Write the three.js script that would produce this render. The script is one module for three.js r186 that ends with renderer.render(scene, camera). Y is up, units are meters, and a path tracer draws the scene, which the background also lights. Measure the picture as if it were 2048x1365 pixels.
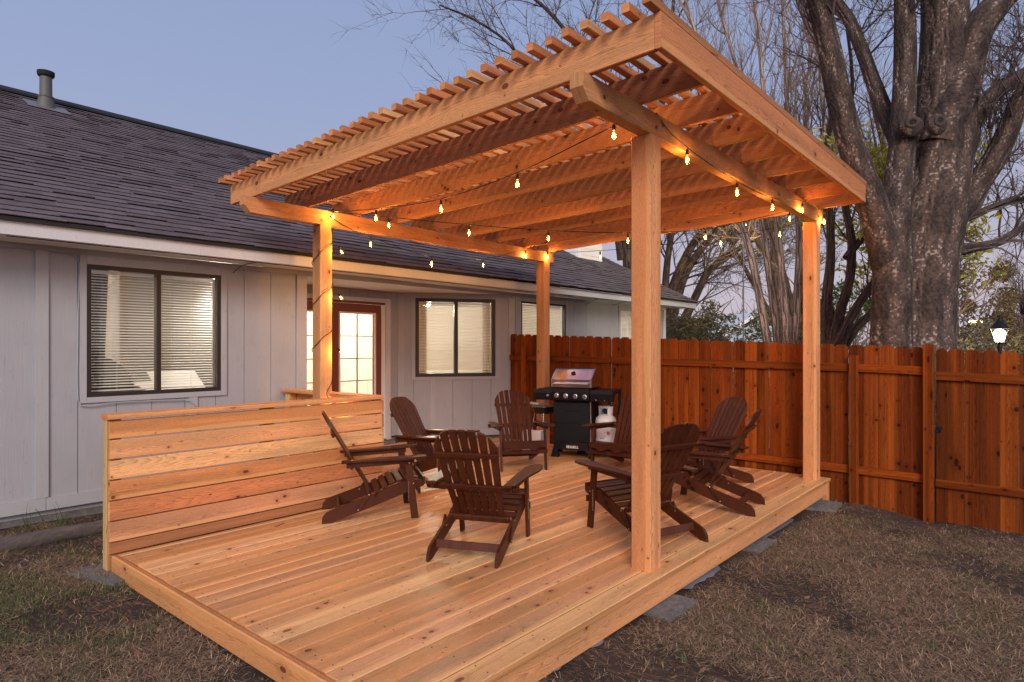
import * as THREE from 'three';
import { mergeGeometries } from 'three/addons/utils/BufferGeometryUtils.js';
import { FontLoader } from 'three/addons/loaders/FontLoader.js';
import { TextGeometry } from 'three/addons/geometries/TextGeometry.js';

// ---------------------------------------------------------------- camera, sky, sun, exposure
// Plan axes: u along the deck boards towards the fence, v towards the house, z up (metres, deck top = 0).
const W = (u, v, z) => new THREE.Vector3(u, z, -v);
const scene = new THREE.Scene();
const camera = new THREE.PerspectiveCamera(2 * Math.atan(682.5 / 1280.6) * 180 / Math.PI, 2048 / 1365, 0.05, 400);
camera.position.copy(W(-3.638, -1.942, 1.423));
camera.lookAt(W(-3.638 + 0.76169, -1.942 + 0.64794, 1.423));
camera.setViewOffset(2048, 1365, 1.7, -12.5, 2048, 1365);
camera.updateProjectionMatrix();

const renderer = new THREE.WebGLRenderer({ antialias: true });
renderer.setSize(1024, 682);
renderer.toneMapping = THREE.LinearToneMapping;
renderer.toneMappingExposure = 1.42;
renderer.shadowMap.enabled = true;

{ // dusk sky: pale lavender at the horizon, slate blue above, the last glow of the west behind the viewer
  const w = 512, h = 256, d = new Float32Array(w * h * 4);
  const mixc = (a, b, t) => a.map((x, i) => x + (b[i] - x) * t);
  const sm = (a, b, x) => { const t = Math.min(1, Math.max(0, (x - a) / (b - a))); return t * t * (3 - 2 * t); };
  const west = W(-0.76, -0.65, 0).normalize();
  for (let j = 0; j < h; j++) for (let i = 0; i < w; i++) {
    const el = ((j + 0.5) / h - 0.5) * Math.PI, az = ((i + 0.5) / w - 0.5) * 2 * Math.PI;
    const y = Math.sin(el), x = Math.cos(el) * Math.cos(az), z = Math.cos(el) * Math.sin(az);
    let c = mixc([0.43, 0.375, 0.415], [0.228, 0.28, 0.43], sm(-0.02, 0.36, y));
    c = mixc(c, [0.138, 0.195, 0.37], sm(0.30, 0.85, y));
    const toWest = Math.max(0, x * west.x + z * west.z);
    const glow = 1.05 * toWest * Math.exp(-Math.max(0, y) * 2.2);
    c = [c[0] + glow * 0.76, c[1] + glow * 0.72, c[2] + glow * 0.76];
    if (y < 0) c = mixc(c, [0.1, 0.08, 0.07], sm(0, -0.08, y));
    d.set([c[0], c[1], c[2], 1], (j * w + i) * 4);
  }
  const t = new THREE.DataTexture(d, w, h, THREE.RGBAFormat, THREE.FloatType);
  t.mapping = THREE.EquirectangularReflectionMapping; t.magFilter = t.minFilter = THREE.LinearFilter; t.needsUpdate = true;
  scene.background = t; scene.environment = t;
  scene.backgroundIntensity = 1.0; scene.environmentIntensity = 1.0;
}
const sun = new THREE.DirectionalLight(new THREE.Color(1.0, 0.90, 0.84), 1.75);
sun.position.copy(W(-7.6, -6.5, 5.2)); sun.target.position.copy(W(0, 0, 0));
sun.castShadow = true; sun.shadow.radius = 45; sun.shadow.mapSize.set(2048, 2048);
Object.assign(sun.shadow.camera, { left: -14, right: 14, top: 12, bottom: -12, near: 0.5, far: 40 });
scene.add(sun, sun.target);

// ---------------------------------------------------------------- random numbers and noise
let seed = 20240611;
const rnd = () => { seed = (seed + 0x6D2B79F5) | 0; let t = Math.imul(seed ^ (seed >>> 15), 1 | seed); t = (t + Math.imul(t ^ (t >>> 7), 61 | t)) ^ t; return ((t ^ (t >>> 14)) >>> 0) / 4294967296; };
const rr = (a, b) => a + (b - a) * rnd();
const pick = a => a[Math.floor(rnd() * a.length)];
const hash = (x, y, s) => { let h = Math.imul(x, 374761393) + Math.imul(y, 668265263) + Math.imul(s, 1274126177) | 0; h = Math.imul(h ^ (h >>> 13), 1274126177); return ((h ^ (h >>> 16)) >>> 0) / 4294967296; };
const mod = (a, n) => ((a % n) + n) % n;
function vnoise(x, y, s, px = 1 << 20, py = 1 << 20) {
  const xi = Math.floor(x), yi = Math.floor(y), fx = x - xi, fy = y - yi, sx = fx * fx * (3 - 2 * fx), sy = fy * fy * (3 - 2 * fy);
  const x0 = mod(xi, px), x1 = mod(xi + 1, px), y0 = mod(yi, py), y1 = mod(yi + 1, py);
  const a = hash(x0, y0, s), b = hash(x1, y0, s), c = hash(x0, y1, s), d = hash(x1, y1, s);
  return a + (b - a) * sx + (c - a) * sy + (a - b - c + d) * sx * sy;
}
const fbm = (x, y, s, o = 4) => { let a = 0, k = 0.5, n = 0; for (let i = 0; i < o; i++) { a += k * vnoise(x, y, s + i * 17); n += k; x *= 2.03; y *= 2.03; k *= 0.5; } return a / n; };
const clamp = (x, a = 0, b = 1) => Math.min(b, Math.max(a, x));
const sstep = (a, b, x) => { const t = clamp((x - a) / (b - a)); return t * t * (3 - 2 * t); };

// ---------------------------------------------------------------- textures
function dataTex(w, h, fn, srgb = true, repeat = true) {
  const d = new Uint8Array(w * h * 4), c = [0, 0, 0];
  for (let j = 0; j < h; j++) for (let i = 0; i < w; i++) { fn(i, j, c); const k = (j * w + i) * 4; d[k] = clamp(c[0], 0, 255); d[k + 1] = clamp(c[1], 0, 255); d[k + 2] = clamp(c[2], 0, 255); d[k + 3] = 255; }
  const t = new THREE.DataTexture(d, w, h); t.magFilter = THREE.LinearFilter; t.minFilter = THREE.LinearMipmapLinearFilter; t.generateMipmaps = true;
  if (repeat) t.wrapS = t.wrapT = THREE.RepeatWrapping;
  if (srgb) t.colorSpace = THREE.SRGBColorSpace;
  t.needsUpdate = true; return t;
}
// Sawn timber: 16 different boards stacked in one sheet, each 3 m long and 14 cm wide, with grain, sapwood and knots.
const ROWS = 16, TW = 2048, TH = 2048, BL = 3.0, BWID = 0.14;
function timberSheets(s0, tones, o = {}) {
  const big = o.knot ?? 1, con = o.contrast ?? 1;
  const nks = [], H = new Float32Array(TW * TH), col = new Uint8Array(TW * TH * 4), rh = TH / ROWS;
  for (let r = 0; r < ROWS; r++) {
    const s = s0 + r * 101, q = k => hash(r, k, s0);
    const tone = tones[r % tones.length];
    const knots = []; const nk = 3 + Math.floor(q(1) * 11); nks.push([nk, r]);
    for (let k = 0; k < nk; k++) knots.push([q(10 + k) * BL, (0.08 + 0.84 * q(40 + k)) * BWID, (0.003 + 0.009 * q(70 + k) ** 2) * big, 0.9 + q(90 + k) * 1.4]);
    const pith = (0.15 + q(3) * 0.7) * BWID, hh = 0.010 + q(4) * 0.06, ringW = 0.0035 + q(5) * 0.004;
    const bright = o.even ? 0.95 + q(6) * 0.12 : 0.86 + q(6) * 0.28, sapSide = q(7) < 0.35 ? (q(8) < 0.5 ? 0 : 1) : -1, red = q(9);
    for (let i = 0; i < TW; i++) {
      const x = i / TW * BL, xn = i / TW;
      const yc = pith + (vnoise(xn * 5, 0.5, s + 1, 5) - 0.5) * 0.05, hz = hh * (0.35 + 1.3 * vnoise(xn * 4, 0.5, s + 2, 4));
      const sapEdge = BWID * (0.16 + 0.2 * vnoise(xn * 6, 0.5, s + 3, 6));
      for (let jj = 0; jj < rh; jj++) {
        const y = (jj + 0.5) / rh * BWID;
        let bend = 0, kd = 0, kc = 0;
        for (const [kx, ky, kr, ks] of knots) {
          let dx = Math.abs(x - kx); if (dx > BL / 2) dx = BL - dx; if (dx > 0.16) continue;
          const dy = y - ky, e = Math.sqrt((dx / ks) ** 2 + dy * dy) / kr;
          bend += Math.sign(dy) * kr * 1.7 * Math.exp(-(dx * dx) / (kr * kr * 12)) * Math.exp(-Math.abs(dy) / (kr * 2.4));
          if (e < 1.35) { kd = Math.max(kd, sstep(1.3, 0.85, e)); kc = Math.max(kc, 0.5 + 0.5 * Math.sin(e * 14)); }
          else if (e < 4) kd = Math.max(kd, 0.22 * sstep(4, 1.3, e));
        }
        const yy = y - bend - yc + (vnoise(xn * 40, y * 60, s + 4, 40) - 0.5) * 0.006;
        const d = Math.sqrt(yy * yy + hz * hz) / ringW + vnoise(xn * 24, y * 200, s + 5, 24) * 0.8;
        const f = d - Math.floor(d), ring = f < 0.7 ? f / 0.7 * 0.35 : 0.35 + 0.65 * sstep(0.7, 0.93, f) * (1 - sstep(0.95, 1, f));
        const fibre = vnoise(xn * 220, y * 1400, s + 6, 220) * 0.6 + vnoise(xn * 700, y * 2600, s + 7, 700) * 0.4;
        const blotch = vnoise(xn * 5, y * 26, s + 8, 5);
        const streak = vnoise(xn * 3, y * 90, s + 9, 3);
        let L = bright * (1 - 0.20 * con * ring) * (1 + 0.24 * con * (fibre - 0.5)) * (1 + 0.18 * con * (blotch - 0.5)) * (1 + 0.22 * (con - 1) * (streak - 0.6) * 2);
        const sap = sapSide < 0 ? 0 : sstep(sapEdge + 0.008, sapEdge - 0.004, sapSide ? BWID - y : y);
        const k = kd, rd = clamp(red + (blotch - 0.5) * 0.7);
        let R = tone[0] * L, G = tone[1] * L * (1.03 - 0.08 * rd), B = tone[2] * L * (1.05 - 0.12 * rd);
        R += (236 - R) * sap * 0.42; G += (196 - G) * sap * 0.42; B += (146 - B) * sap * 0.38;
        const kk = k * (0.7 + 0.2 * kc);
        R *= 1 - 0.55 * kk; G *= 1 - 0.68 * kk; B *= 1 - 0.74 * kk;
        const p = (r * rh + jj) * TW + i;
        col[p * 4] = clamp(R, 0, 255); col[p * 4 + 1] = clamp(G, 0, 255); col[p * 4 + 2] = clamp(B, 0, 255); col[p * 4 + 3] = 255;
        H[p] = 0.55 - 0.2 * ring + 0.35 * (fibre - 0.5) - 0.15 * kd;
      }
    }
  }
  const mk = (data, srgb) => { const t = new THREE.DataTexture(data, TW, TH); t.wrapS = THREE.RepeatWrapping; t.wrapT = THREE.RepeatWrapping; t.magFilter = THREE.LinearFilter; t.minFilter = THREE.LinearMipmapLinearFilter; t.generateMipmaps = true; if (srgb) t.colorSpace = THREE.SRGBColorSpace; t.needsUpdate = true; return t; };
  const b = new Uint8Array(TW * TH * 4); for (let p = 0; p < TW * TH; p++) { const g = clamp(H[p] * 255, 0, 255); b[p * 4] = b[p * 4 + 1] = b[p * 4 + 2] = g; b[p * 4 + 3] = 255; }
  return { map: mk(col, true), bump: mk(b, false), clear: nks.sort((a, b) => a[0] - b[0]).map(a => a[1]) };
}
const CED = timberSheets(11, [[208, 160, 118], [216, 171, 130], [202, 150, 106], [212, 160, 122], [204, 152, 110], [218, 174, 130]], { even: true });
const KNT = timberSheets(57, [[206, 156, 114], [214, 168, 126], [200, 146, 102], [210, 156, 118]], { knot: 1.5, contrast: 1.45 });
const cedar = (rough, bump, extra = {}, T = CED) => new THREE.MeshPhysicalMaterial({ map: T.map, bumpMap: T.bump, bumpScale: bump, roughness: rough, vertexColors: true, ...extra });
const M = {
  deck: cedar(0.42, 0.0006, { specularIntensity: 0.7 }),
  pergola: cedar(0.72, 0.0012, { specularIntensity: 0.4 }), knotty: cedar(0.75, 0.0014, { specularIntensity: 0.35 }, KNT),
  fence: cedar(0.68, 0.0016, { specularIntensity: 0.2 }, KNT),
  chair: cedar(0.40, 0.0004, { specularIntensity: 0.5 }),
  greyWood: new THREE.MeshPhysicalMaterial({ bumpMap: CED.bump, bumpScale: 0.006, roughness: 0.95, vertexColors: true }),
};
const std = (c, r = 0.8, o = {}) => new THREE.MeshPhysicalMaterial({ color: new THREE.Color().setRGB(...c), roughness: r, ...o });
// painted plywood siding: vertical saw marks
const sidingBump = dataTex(512, 512, (i, j, c) => { const g = 120 + 90 * (vnoise(i / 512 * 170, j / 512 * 9, 3, 170, 9) - 0.5) + 60 * (vnoise(i / 512 * 64, j / 512 * 3, 5, 64, 3) - 0.5) + 26 * (vnoise(i, j / 3, 8, 512, 171) - 0.5); c[0] = c[1] = c[2] = g; }, false);
const sidingCol = dataTex(512, 512, (i, j, c) => { const g = 238 + 8 * (vnoise(i / 512 * 7, j / 512 * 5, 31, 7, 5) - 0.5) + 5 * (vnoise(i / 512 * 150, j / 512 * 10, 33, 150, 10) - 0.5) - 14 * sstep(0.86, 0.95, vnoise(i / 512 * 40, j / 512 * 22, 37, 40, 22)) * vnoise(i / 8, j / 8, 39, 64, 64); c[0] = g; c[1] = g; c[2] = g; });
M.siding = std([0.43, 0.425, 0.435], 0.75, { map: sidingCol, bumpMap: sidingBump, bumpScale: 0.0016 });
M.trim = std([0.46, 0.455, 0.46], 0.65, { map: sidingCol, bumpMap: sidingBump, bumpScale: 0.0015 });
M.fascia = std([0.70, 0.68, 0.66], 0.6, { map: sidingCol, bumpMap: sidingBump, bumpScale: 0.001 });
M.soffit = std([0.76, 0.75, 0.72], 0.7);
M.drip = std([0.12, 0.10, 0.09], 0.6);
M.white = std([0.76, 0.74, 0.71], 0.5);
M.muntin = std([0.30, 0.25, 0.16], 0.6);
M.plaster = std([0.46, 0.37, 0.27], 0.9);
M.plasterWhite = std([0.55, 0.52, 0.48], 0.9);
M.carpet = std([0.35, 0.28, 0.22], 1);
M.bronze = std([0.035, 0.025, 0.02], 0.45, { metalness: 0.3 });
M.redDoor = std([0.22, 0.055, 0.022], 0.45);
M.blind = std([0.80, 0.76, 0.68], 0.6, { transmission: 0.25, thickness: 0 });
M.curtainDark = std([0.035, 0.03, 0.028], 0.95);
M.curtainGold = std([0.34, 0.22, 0.10], 0.9, { transmission: 0.3, thickness: 0 });
M.voile = std([0.86, 0.83, 0.77], 1, { transmission: 0.5, thickness: 0 });
M.glass = std([0.96, 0.98, 0.98], 0.02, { transmission: 1, thickness: 0, ior: 1.45 });
const concreteTex = dataTex(512, 512, (i, j, c) => { const g = 150 + 70 * (fbm(i / 40, j / 40, 51, 4) - 0.5) + 40 * (vnoise(i / 2.2, j / 2.2, 53) - 0.5); c[0] = g; c[1] = g * 0.97; c[2] = g * 0.93; });
M.concrete = std([0.52, 0.51, 0.50], 0.9, { map: concreteTex, bumpMap: concreteTex, bumpScale: 0.006 });
const shingleTex = dataTex(512, 512, (i, j, c) => { const g = 96 + 46 * (vnoise(i / 1.6, j / 1.6, 61) - 0.5) + 24 * (fbm(i / 30, j / 30, 63, 3) - 0.5); c[0] = g * 1.02; c[1] = g * 0.95; c[2] = g * 1.0; });
M.shingle = std([0.96, 0.85, 0.79], 0.95, { map: shingleTex, bumpMap: shingleTex, bumpScale: 0.002, vertexColors: true });
M.roofDeck = std([0.02, 0.018, 0.018], 0.95);
M.ridge = std([0.012, 0.011, 0.014], 0.9);
M.metalGrey = std([0.22, 0.20, 0.19], 0.5, { metalness: 0.4 });
M.black = std([0.009, 0.009, 0.010], 0.5, { specularIntensity: 0.5 });
M.blackGloss = std([0.010, 0.010, 0.011], 0.25);
M.rubber = std([0.010, 0.010, 0.010], 0.8);
M.steel = std([0.72, 0.70, 0.67], 0.2, { metalness: 1 });
M.chrome = std([0.86, 0.86, 0.88], 0.13, { metalness: 1 });
M.brass = std([0.55, 0.40, 0.26], 0.35, { metalness: 1 });
M.cable = std([0.008, 0.008, 0.008], 0.55);

// ---------------------------------------------------------------- building helpers
const taken = new Map();
function numbered(n) { const k = taken.get(n) || 0; taken.set(n, k + 1); return k ? `${n}_${String(k).padStart(3, '0')}` : n; }
function thing(name, label, category, base = [0, 0, 0], group, turn = 0) {
  const o = new THREE.Group(); o.name = numbered(name); scene.add(o);
  o.position.copy(W(...base)); o.rotation.y = turn; o.userData = { label, category };
  if (group) o.userData.group = group;
  return o;
}
function structure(o, name) { o.name = name; o.userData = { kind: 'structure' }; scene.add(o); return o; }
// geometry given in world axes, hung under a thing that is not turned
const acc = new THREE.Vector3();
function rootPos(p) { acc.set(0, 0, 0); for (let q = p; q && q !== scene; q = q.parent) acc.add(q.position); return acc; }
function part(parent, name, geo, mat, kind) {
  const b = rootPos(parent); geo.translate(-b.x, -b.y, -b.z);
  const m = new THREE.Mesh(geo, mat); m.name = name; m.castShadow = m.receiveShadow = true; if (kind) m.userData.kind = kind; parent.add(m); return m;
}
// geometry already in the parent's own axes
function piece(parent, name, geo, mat, kind) { const m = new THREE.Mesh(geo, mat); m.name = name; m.castShadow = m.receiveShadow = true; if (kind) m.userData.kind = kind; parent.add(m); return m; }
function fromTris(P, UV, C) {
  const g = new THREE.BufferGeometry(); g.setAttribute('position', new THREE.Float32BufferAttribute(P, 3));
  g.setAttribute('uv', new THREE.Float32BufferAttribute(UV || new Array(P.length / 3 * 2).fill(0), 2));
  if (C) { const c = new Float32Array(P.length); for (let i = 0; i < c.length; i += 3) c.set(C, i); g.setAttribute('color', new THREE.BufferAttribute(c, 3)); }
  g.computeVertexNormals(); return g;
}
// A sawn timber with eased long edges. size = [length, height, width] along (axis, up-ish, across); at = its lowest corner in u, v, z.
function timber(at, size, axis, o = {}) {
  const [L, H, D] = size, c = Math.min(o.ch ?? 0.004, H * 0.3, D * 0.3), row = o.row ?? Math.floor(rnd() * ROWS), x0 = o.x0 ?? rnd(), tint = o.tint ?? [1, 1, 1];
  const sec = [[c, 0], [D - c, 0], [D, c], [D, H - c], [D - c, H], [c, H], [0, H - c], [0, c]];
  const P = [], UV = [], b0 = o.cut0 || 0, b1 = o.cut1 || 0;
  const put = (x, y, d) => axis === 'u' ? W(at[0] + x, at[1] + d, at[2] + y) : axis === 'v' ? W(at[0] + d, at[1] + x, at[2] + y + x * (o.slope || 0)) : W(at[0] + y, at[1] + d, at[2] + x);
  const uvOf = (x, t, face) => [x / BL + x0 + face * 0.37, (mod(row + face * 3, ROWS) + 0.04 + 0.92 * clamp(t)) / ROWS];
  const ctr = put(L / 2, H / 2, D / 2), a = new THREE.Vector3(), b = new THREE.Vector3(), n = new THREE.Vector3(), m = new THREE.Vector3();
  const tri = (p, q, r, u1, u2, u3) => {
    a.subVectors(q, p); b.subVectors(r, p); n.crossVectors(a, b); m.copy(p).add(q).add(r).multiplyScalar(1 / 3).sub(ctr);
    if (n.dot(m) < 0) { [q, r] = [r, q];[u2, u3] = [u3, u2]; }
    P.push(p.x, p.y, p.z, q.x, q.y, q.z, r.x, r.y, r.z); UV.push(...u1, ...u2, ...u3);
  };
  for (let k = 0; k < 8; k++) {
    const [d0, y0] = sec[k], [d1, y1] = sec[(k + 1) % 8], horiz = Math.abs(d1 - d0) > Math.abs(y1 - y0);
    const face = horiz ? (y0 < H / 2 ? 0 : 2) : (d0 < D / 2 ? 1 : 3), T = (d, y) => horiz ? d / D : y / H;
    const A = put(0, y0, d0), B = put(0, y1, d1), C2 = put(L, y1, d1), E = put(L, y0, d0);
    const ua = uvOf(0, T(d0, y0), face), ub = uvOf(0, T(d1, y1), face), uc = uvOf(L, T(d1, y1), face), ue = uvOf(L, T(d0, y0), face);
    tri(A, B, C2, ua, ub, uc); tri(A, C2, E, ua, uc, ue);
  }
  for (const x of [0, L]) for (let k = 1; k < 7; k++) {
    const q = [sec[0], sec[k], sec[k + 1]], f = ([d, y]) => [x0 + d * 0.05 + 0.11, (row + 0.1 + 0.8 * clamp(y / H)) / ROWS];
    tri(put(x, q[0][1], q[0][0]), put(x, q[1][1], q[1][0]), put(x, q[2][1], q[2][0]), f(q[0]), f(q[1]), f(q[2]));
  }
  return fromTris(P, UV, tint);
}
const shade = (t, s = 0.1) => { const k = 1 + (rnd() - 0.5) * 2 * s; return [t[0] * k, t[1] * k * (1 + (rnd() - 0.5) * s * 0.5), t[2] * k * (1 + (rnd() - 0.5) * s * 0.7)]; };
// plain box in plan axes with uv in metres (a little bevel on request)
function box(u0, u1, v0, v1, z0, z1) {
  const g = new THREE.BoxGeometry(u1 - u0, z1 - z0, v1 - v0), p = g.attributes.position, n = g.attributes.normal, uv = g.attributes.uv;
  for (let i = 0; i < p.count; i++) { const x = p.getX(i), y = p.getY(i), z = p.getZ(i); if (Math.abs(n.getX(i)) > 0.5) uv.setXY(i, z + v0, y + z0); else if (Math.abs(n.getY(i)) > 0.5) uv.setXY(i, x + u0, z + v0); else uv.setXY(i, x + u0, y + z0); }
  g.translate((u0 + u1) / 2, (z0 + z1) / 2, -(v0 + v1) / 2); return g;
}
// the same in local axes: x, y, z
const lbox = (x0, x1, y0, y1, z0, z1) => box(x0, x1, -z1, -z0, y0, y1);
function tube(pts, r, sides = 6, closed = false) { const c = new THREE.CatmullRomCurve3(pts, closed); return new THREE.TubeGeometry(c, Math.max(2, pts.length * 4), r, sides, closed); }
const mg = l => mergeGeometries(l.map(g => { const h = g.index ? g.toNonIndexed() : g; for (const k of Object.keys(h.attributes)) if (!['position', 'normal', 'uv', 'color'].includes(k)) h.deleteAttribute(k); return h; }));
// tapered limb with its own noise: pts = [u, v, z, radius]
function limb(pts, sides, o = {}) {
  const n = pts.length, P = [], UV = [], N = (o.step || 3) * (n - 1), cr = new THREE.CatmullRomCurve3(pts.map(p => W(p[0], p[1], p[2])));
  const rings = [], Y = new THREE.Vector3(), X = new THREE.Vector3(0, 0, 1), Z = new THREE.Vector3(), pt = new THREE.Vector3(); let len = 0, last = null;
  for (let i = 0; i <= N; i++) {
    const t = i / N, f = t * (n - 1), k = Math.min(n - 2, Math.floor(f)), rad = pts[k][3] + (pts[k + 1][3] - pts[k][3]) * (f - k);
    cr.getPoint(t, pt); cr.getTangent(t, Y); Z.crossVectors(X, Y).normalize(); X.crossVectors(Y, Z).normalize();
    if (last) len += last.distanceTo(pt); last = pt.clone();
    const ring = [];
    for (let s = 0; s <= sides; s++) { const a = s / sides * Math.PI * 2, w = 1 + (o.rough || 0) * (fbm(Math.cos(a) * 1.6 + 9 + (o.s || 0), len * 1.1 / Math.max(0.05, rad) * 0.25 + Math.sin(a) * 1.6 + 40, 77, 3) - 0.5) * 2; const q = pt.clone().addScaledVector(X, Math.cos(a) * rad * w).addScaledVector(Z, Math.sin(a) * rad * w); ring.push([q, s / sides * (o.around || 1), len]); }
    rings.push(ring);
  }
  const v = (q) => { P.push(q[0].x, q[0].y, q[0].z); UV.push(q[1], q[2]); };
  for (let i = 0; i < N; i++) for (let s = 0; s < sides; s++) { const a = rings[i][s], b = rings[i][s + 1], c = rings[i + 1][s + 1], d = rings[i + 1][s]; v(a); v(b); v(c); v(a); v(c); v(d); }
  const g = new THREE.BufferGeometry(); g.setAttribute('position', new THREE.Float32BufferAttribute(P, 3)); g.setAttribute('uv', new THREE.Float32BufferAttribute(UV, 2)); g.computeVertexNormals();
  // smooth normals round the limb
  const nn = g.attributes.normal, acc2 = new Map(), key = i => `${P[i * 3].toFixed(4)},${P[i * 3 + 1].toFixed(4)},${P[i * 3 + 2].toFixed(4)}`;
  for (let i = 0; i < nn.count; i++) { const k = key(i), e = acc2.get(k) || acc2.set(k, new THREE.Vector3()).get(k); e.x += nn.getX(i); e.y += nn.getY(i); e.z += nn.getZ(i); }
  for (let i = 0; i < nn.count; i++) { const e = acc2.get(key(i)); const l = e.length() || 1; nn.setXYZ(i, e.x / l, e.y / l, e.z / l); }
  return g;
}

// ---------------------------------------------------------------- ground
const gz = (u, v) => {
  let z = -0.205 - 0.018 * clamp(u, -6, 8) + 0.016 * clamp(v, -6, 5);
  z += 0.05 * (fbm(u * 0.7 + 40, v * 0.7 + 40, 5, 3) - 0.5) + 0.02 * (fbm(u * 3 + 9, v * 3 + 9, 6, 2) - 0.5);
  z -= 0.05 * sstep(2.6, 4, u) * sstep(0.2, -0.9, v);
  z += 0.05 * Math.exp(-((u - 3.75) ** 2 * 3 + (v + 0.42) ** 2 * 9));
  return z;
};
const dirtTex = dataTex(1024, 1024, (i, j, c) => {
  const x = i / 1024, y = j / 1024, n = vnoise(x * 8, y * 8, 71, 8, 8) * 0.5 + vnoise(x * 24, y * 24, 72, 24, 24) * 0.3 + vnoise(x * 90, y * 90, 73, 90, 90) * 0.2, f = vnoise(i / 1.5, j / 1.5, 74), s = vnoise(x * 160, y * 40, 75, 160, 40);
  const L = 0.46 + 0.5 * (n - 0.3) + 0.3 * (f - 0.5), straw = sstep(0.62, 0.8, s) * 0.5;
  c[0] = 96 * L + 66 * straw; c[1] = 71 * L + 50 * straw; c[2] = 54 * L + 30 * straw;
});
dirtTex.repeat.set(1, 1);
M.dirt = std([1, 1, 1], 1, { map: dirtTex, bumpMap: dirtTex, bumpScale: 0.03 });
{
  const us = [], vs = [], P = [], UV = [], I = [];
  for (let u = -7; u <= 6.01; u += 0.1) us.push(u); for (let u = 7; u <= 40; u += 1.5) us.push(u); us.push(60, 120, 250); us.unshift(-10, -16, -30, -80, -200); us.sort((a, b) => a - b);
  for (let v = -7; v <= 6.01; v += 0.1) vs.push(v); for (let v = 7; v <= 40; v += 1.5) vs.push(v); vs.push(60, 120, 250); vs.unshift(-10, -16, -30, -80, -200); vs.sort((a, b) => a - b);
  for (const v of vs) for (const u of us) { P.push(u, gz(u, v), -v); UV.push(u / 2, v / 2); }
  const n = us.length; for (let j = 0; j < vs.length - 1; j++) for (let i = 0; i < n - 1; i++) { const a = j * n + i; I.push(a, a + 1, a + n + 1, a, a + n + 1, a + n); }
  const g = new THREE.BufferGeometry(); g.setAttribute('position', new THREE.Float32BufferAttribute(P, 3)); g.setAttribute('uv', new THREE.Float32BufferAttribute(UV, 2)); g.setIndex(I); g.computeVertexNormals();
  const m = new THREE.Mesh(g, M.dirt); m.receiveShadow = true; structure(m, 'ground');
}

// ---------------------------------------------------------------- deck
const deck = thing('deck', 'low cedar deck of long boards laid in front of the house', 'deck', [0, 0, -0.19]);
const DT = [1.20, 1.05, 0.82];
const angU = v => 4.206 - (v - 4.65) * (1.515 / 1.061);
const screws = [];
{
  const pitch = 0.1425, bw = 0.1354; let k = 0;
  for (let v = -0.078; v < 5.48; v += pitch, k++) {
    const w = Math.min(bw, 5.52 - v); let u0 = v + w > 2.985 ? 0.252 : -2.035, u1 = v + w > 4.6 ? Math.min(3.92, angU(v + w) - 0.03) : 3.92; if (v + w > 4.6) u0 = 0.47;
    if (v < 2.985 && v + w > 2.985) u0 = 0.252;
    part(deck, 'board', timber([u0 + rr(0, 0.003), v, -0.038 + rr(-0.0012, 0.0012)], [u1 - u0, 0.038, w], 'u', { tint: shade(DT, 0.07), ch: 0.005 }), M.deck);
    for (let u = Math.ceil((u0 + 0.02) / 0.406) * 0.406 - 0.35; u < u1; u += 0.406) if (u > u0 + 0.02) for (const s of [0.03, w - 0.03]) { const g = new THREE.CylinderGeometry(0.0042, 0.0042, 0.001, 6); g.translate(u + rr(-0.006, 0.006), 0.0006, -(v + s + rr(-0.005, 0.005))); screws.push(g); }
  }
  // the strip of board that meets the foot of the screen
  part(deck, 'board', timber([-2.035, 2.915, -0.0385], [2.28, 0.038, 0.058], 'u', { tint: shade(DT, 0.1) }), M.deck);
  part(deck, 'screws', mg(screws), std([0.05, 0.03, 0.02], 0.6), 'stuff');
  part(deck, 'rim_joist', timber([-2.076, -0.05, -0.142], [3.02, 0.14, 0.037], 'v', { tint: [0.92, 0.66, 0.46], ch: 0.007 }), M.deck);
  part(deck, 'rim_joist', timber([-2.036, -0.056, -0.179], [5.94, 0.139, 0.037], 'u', { tint: [0.95, 0.80, 0.62], row: 4 }), M.deck);
  part(deck, 'rim_joist', timber([3.885, -0.018, -0.179], [4.6, 0.14, 0.037], 'v', { tint: [0.9, 0.7, 0.5] }), M.deck);
  part(deck, 'corner_post', timber([3.83, -0.068, -0.27], [0.23, 0.085, 0.06], 'z', { tint: [0.95, 0.75, 0.55] }), M.deck);
  for (let u = -1.6; u < 3.8; u += 0.61) part(deck, 'joist', timber([u, -0.018, -0.178], [u > 0.4 ? 4.4 : 2.9, 0.139, 0.037], 'v', { tint: [0.7, 0.6, 0.45] }), M.deck);
}
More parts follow.
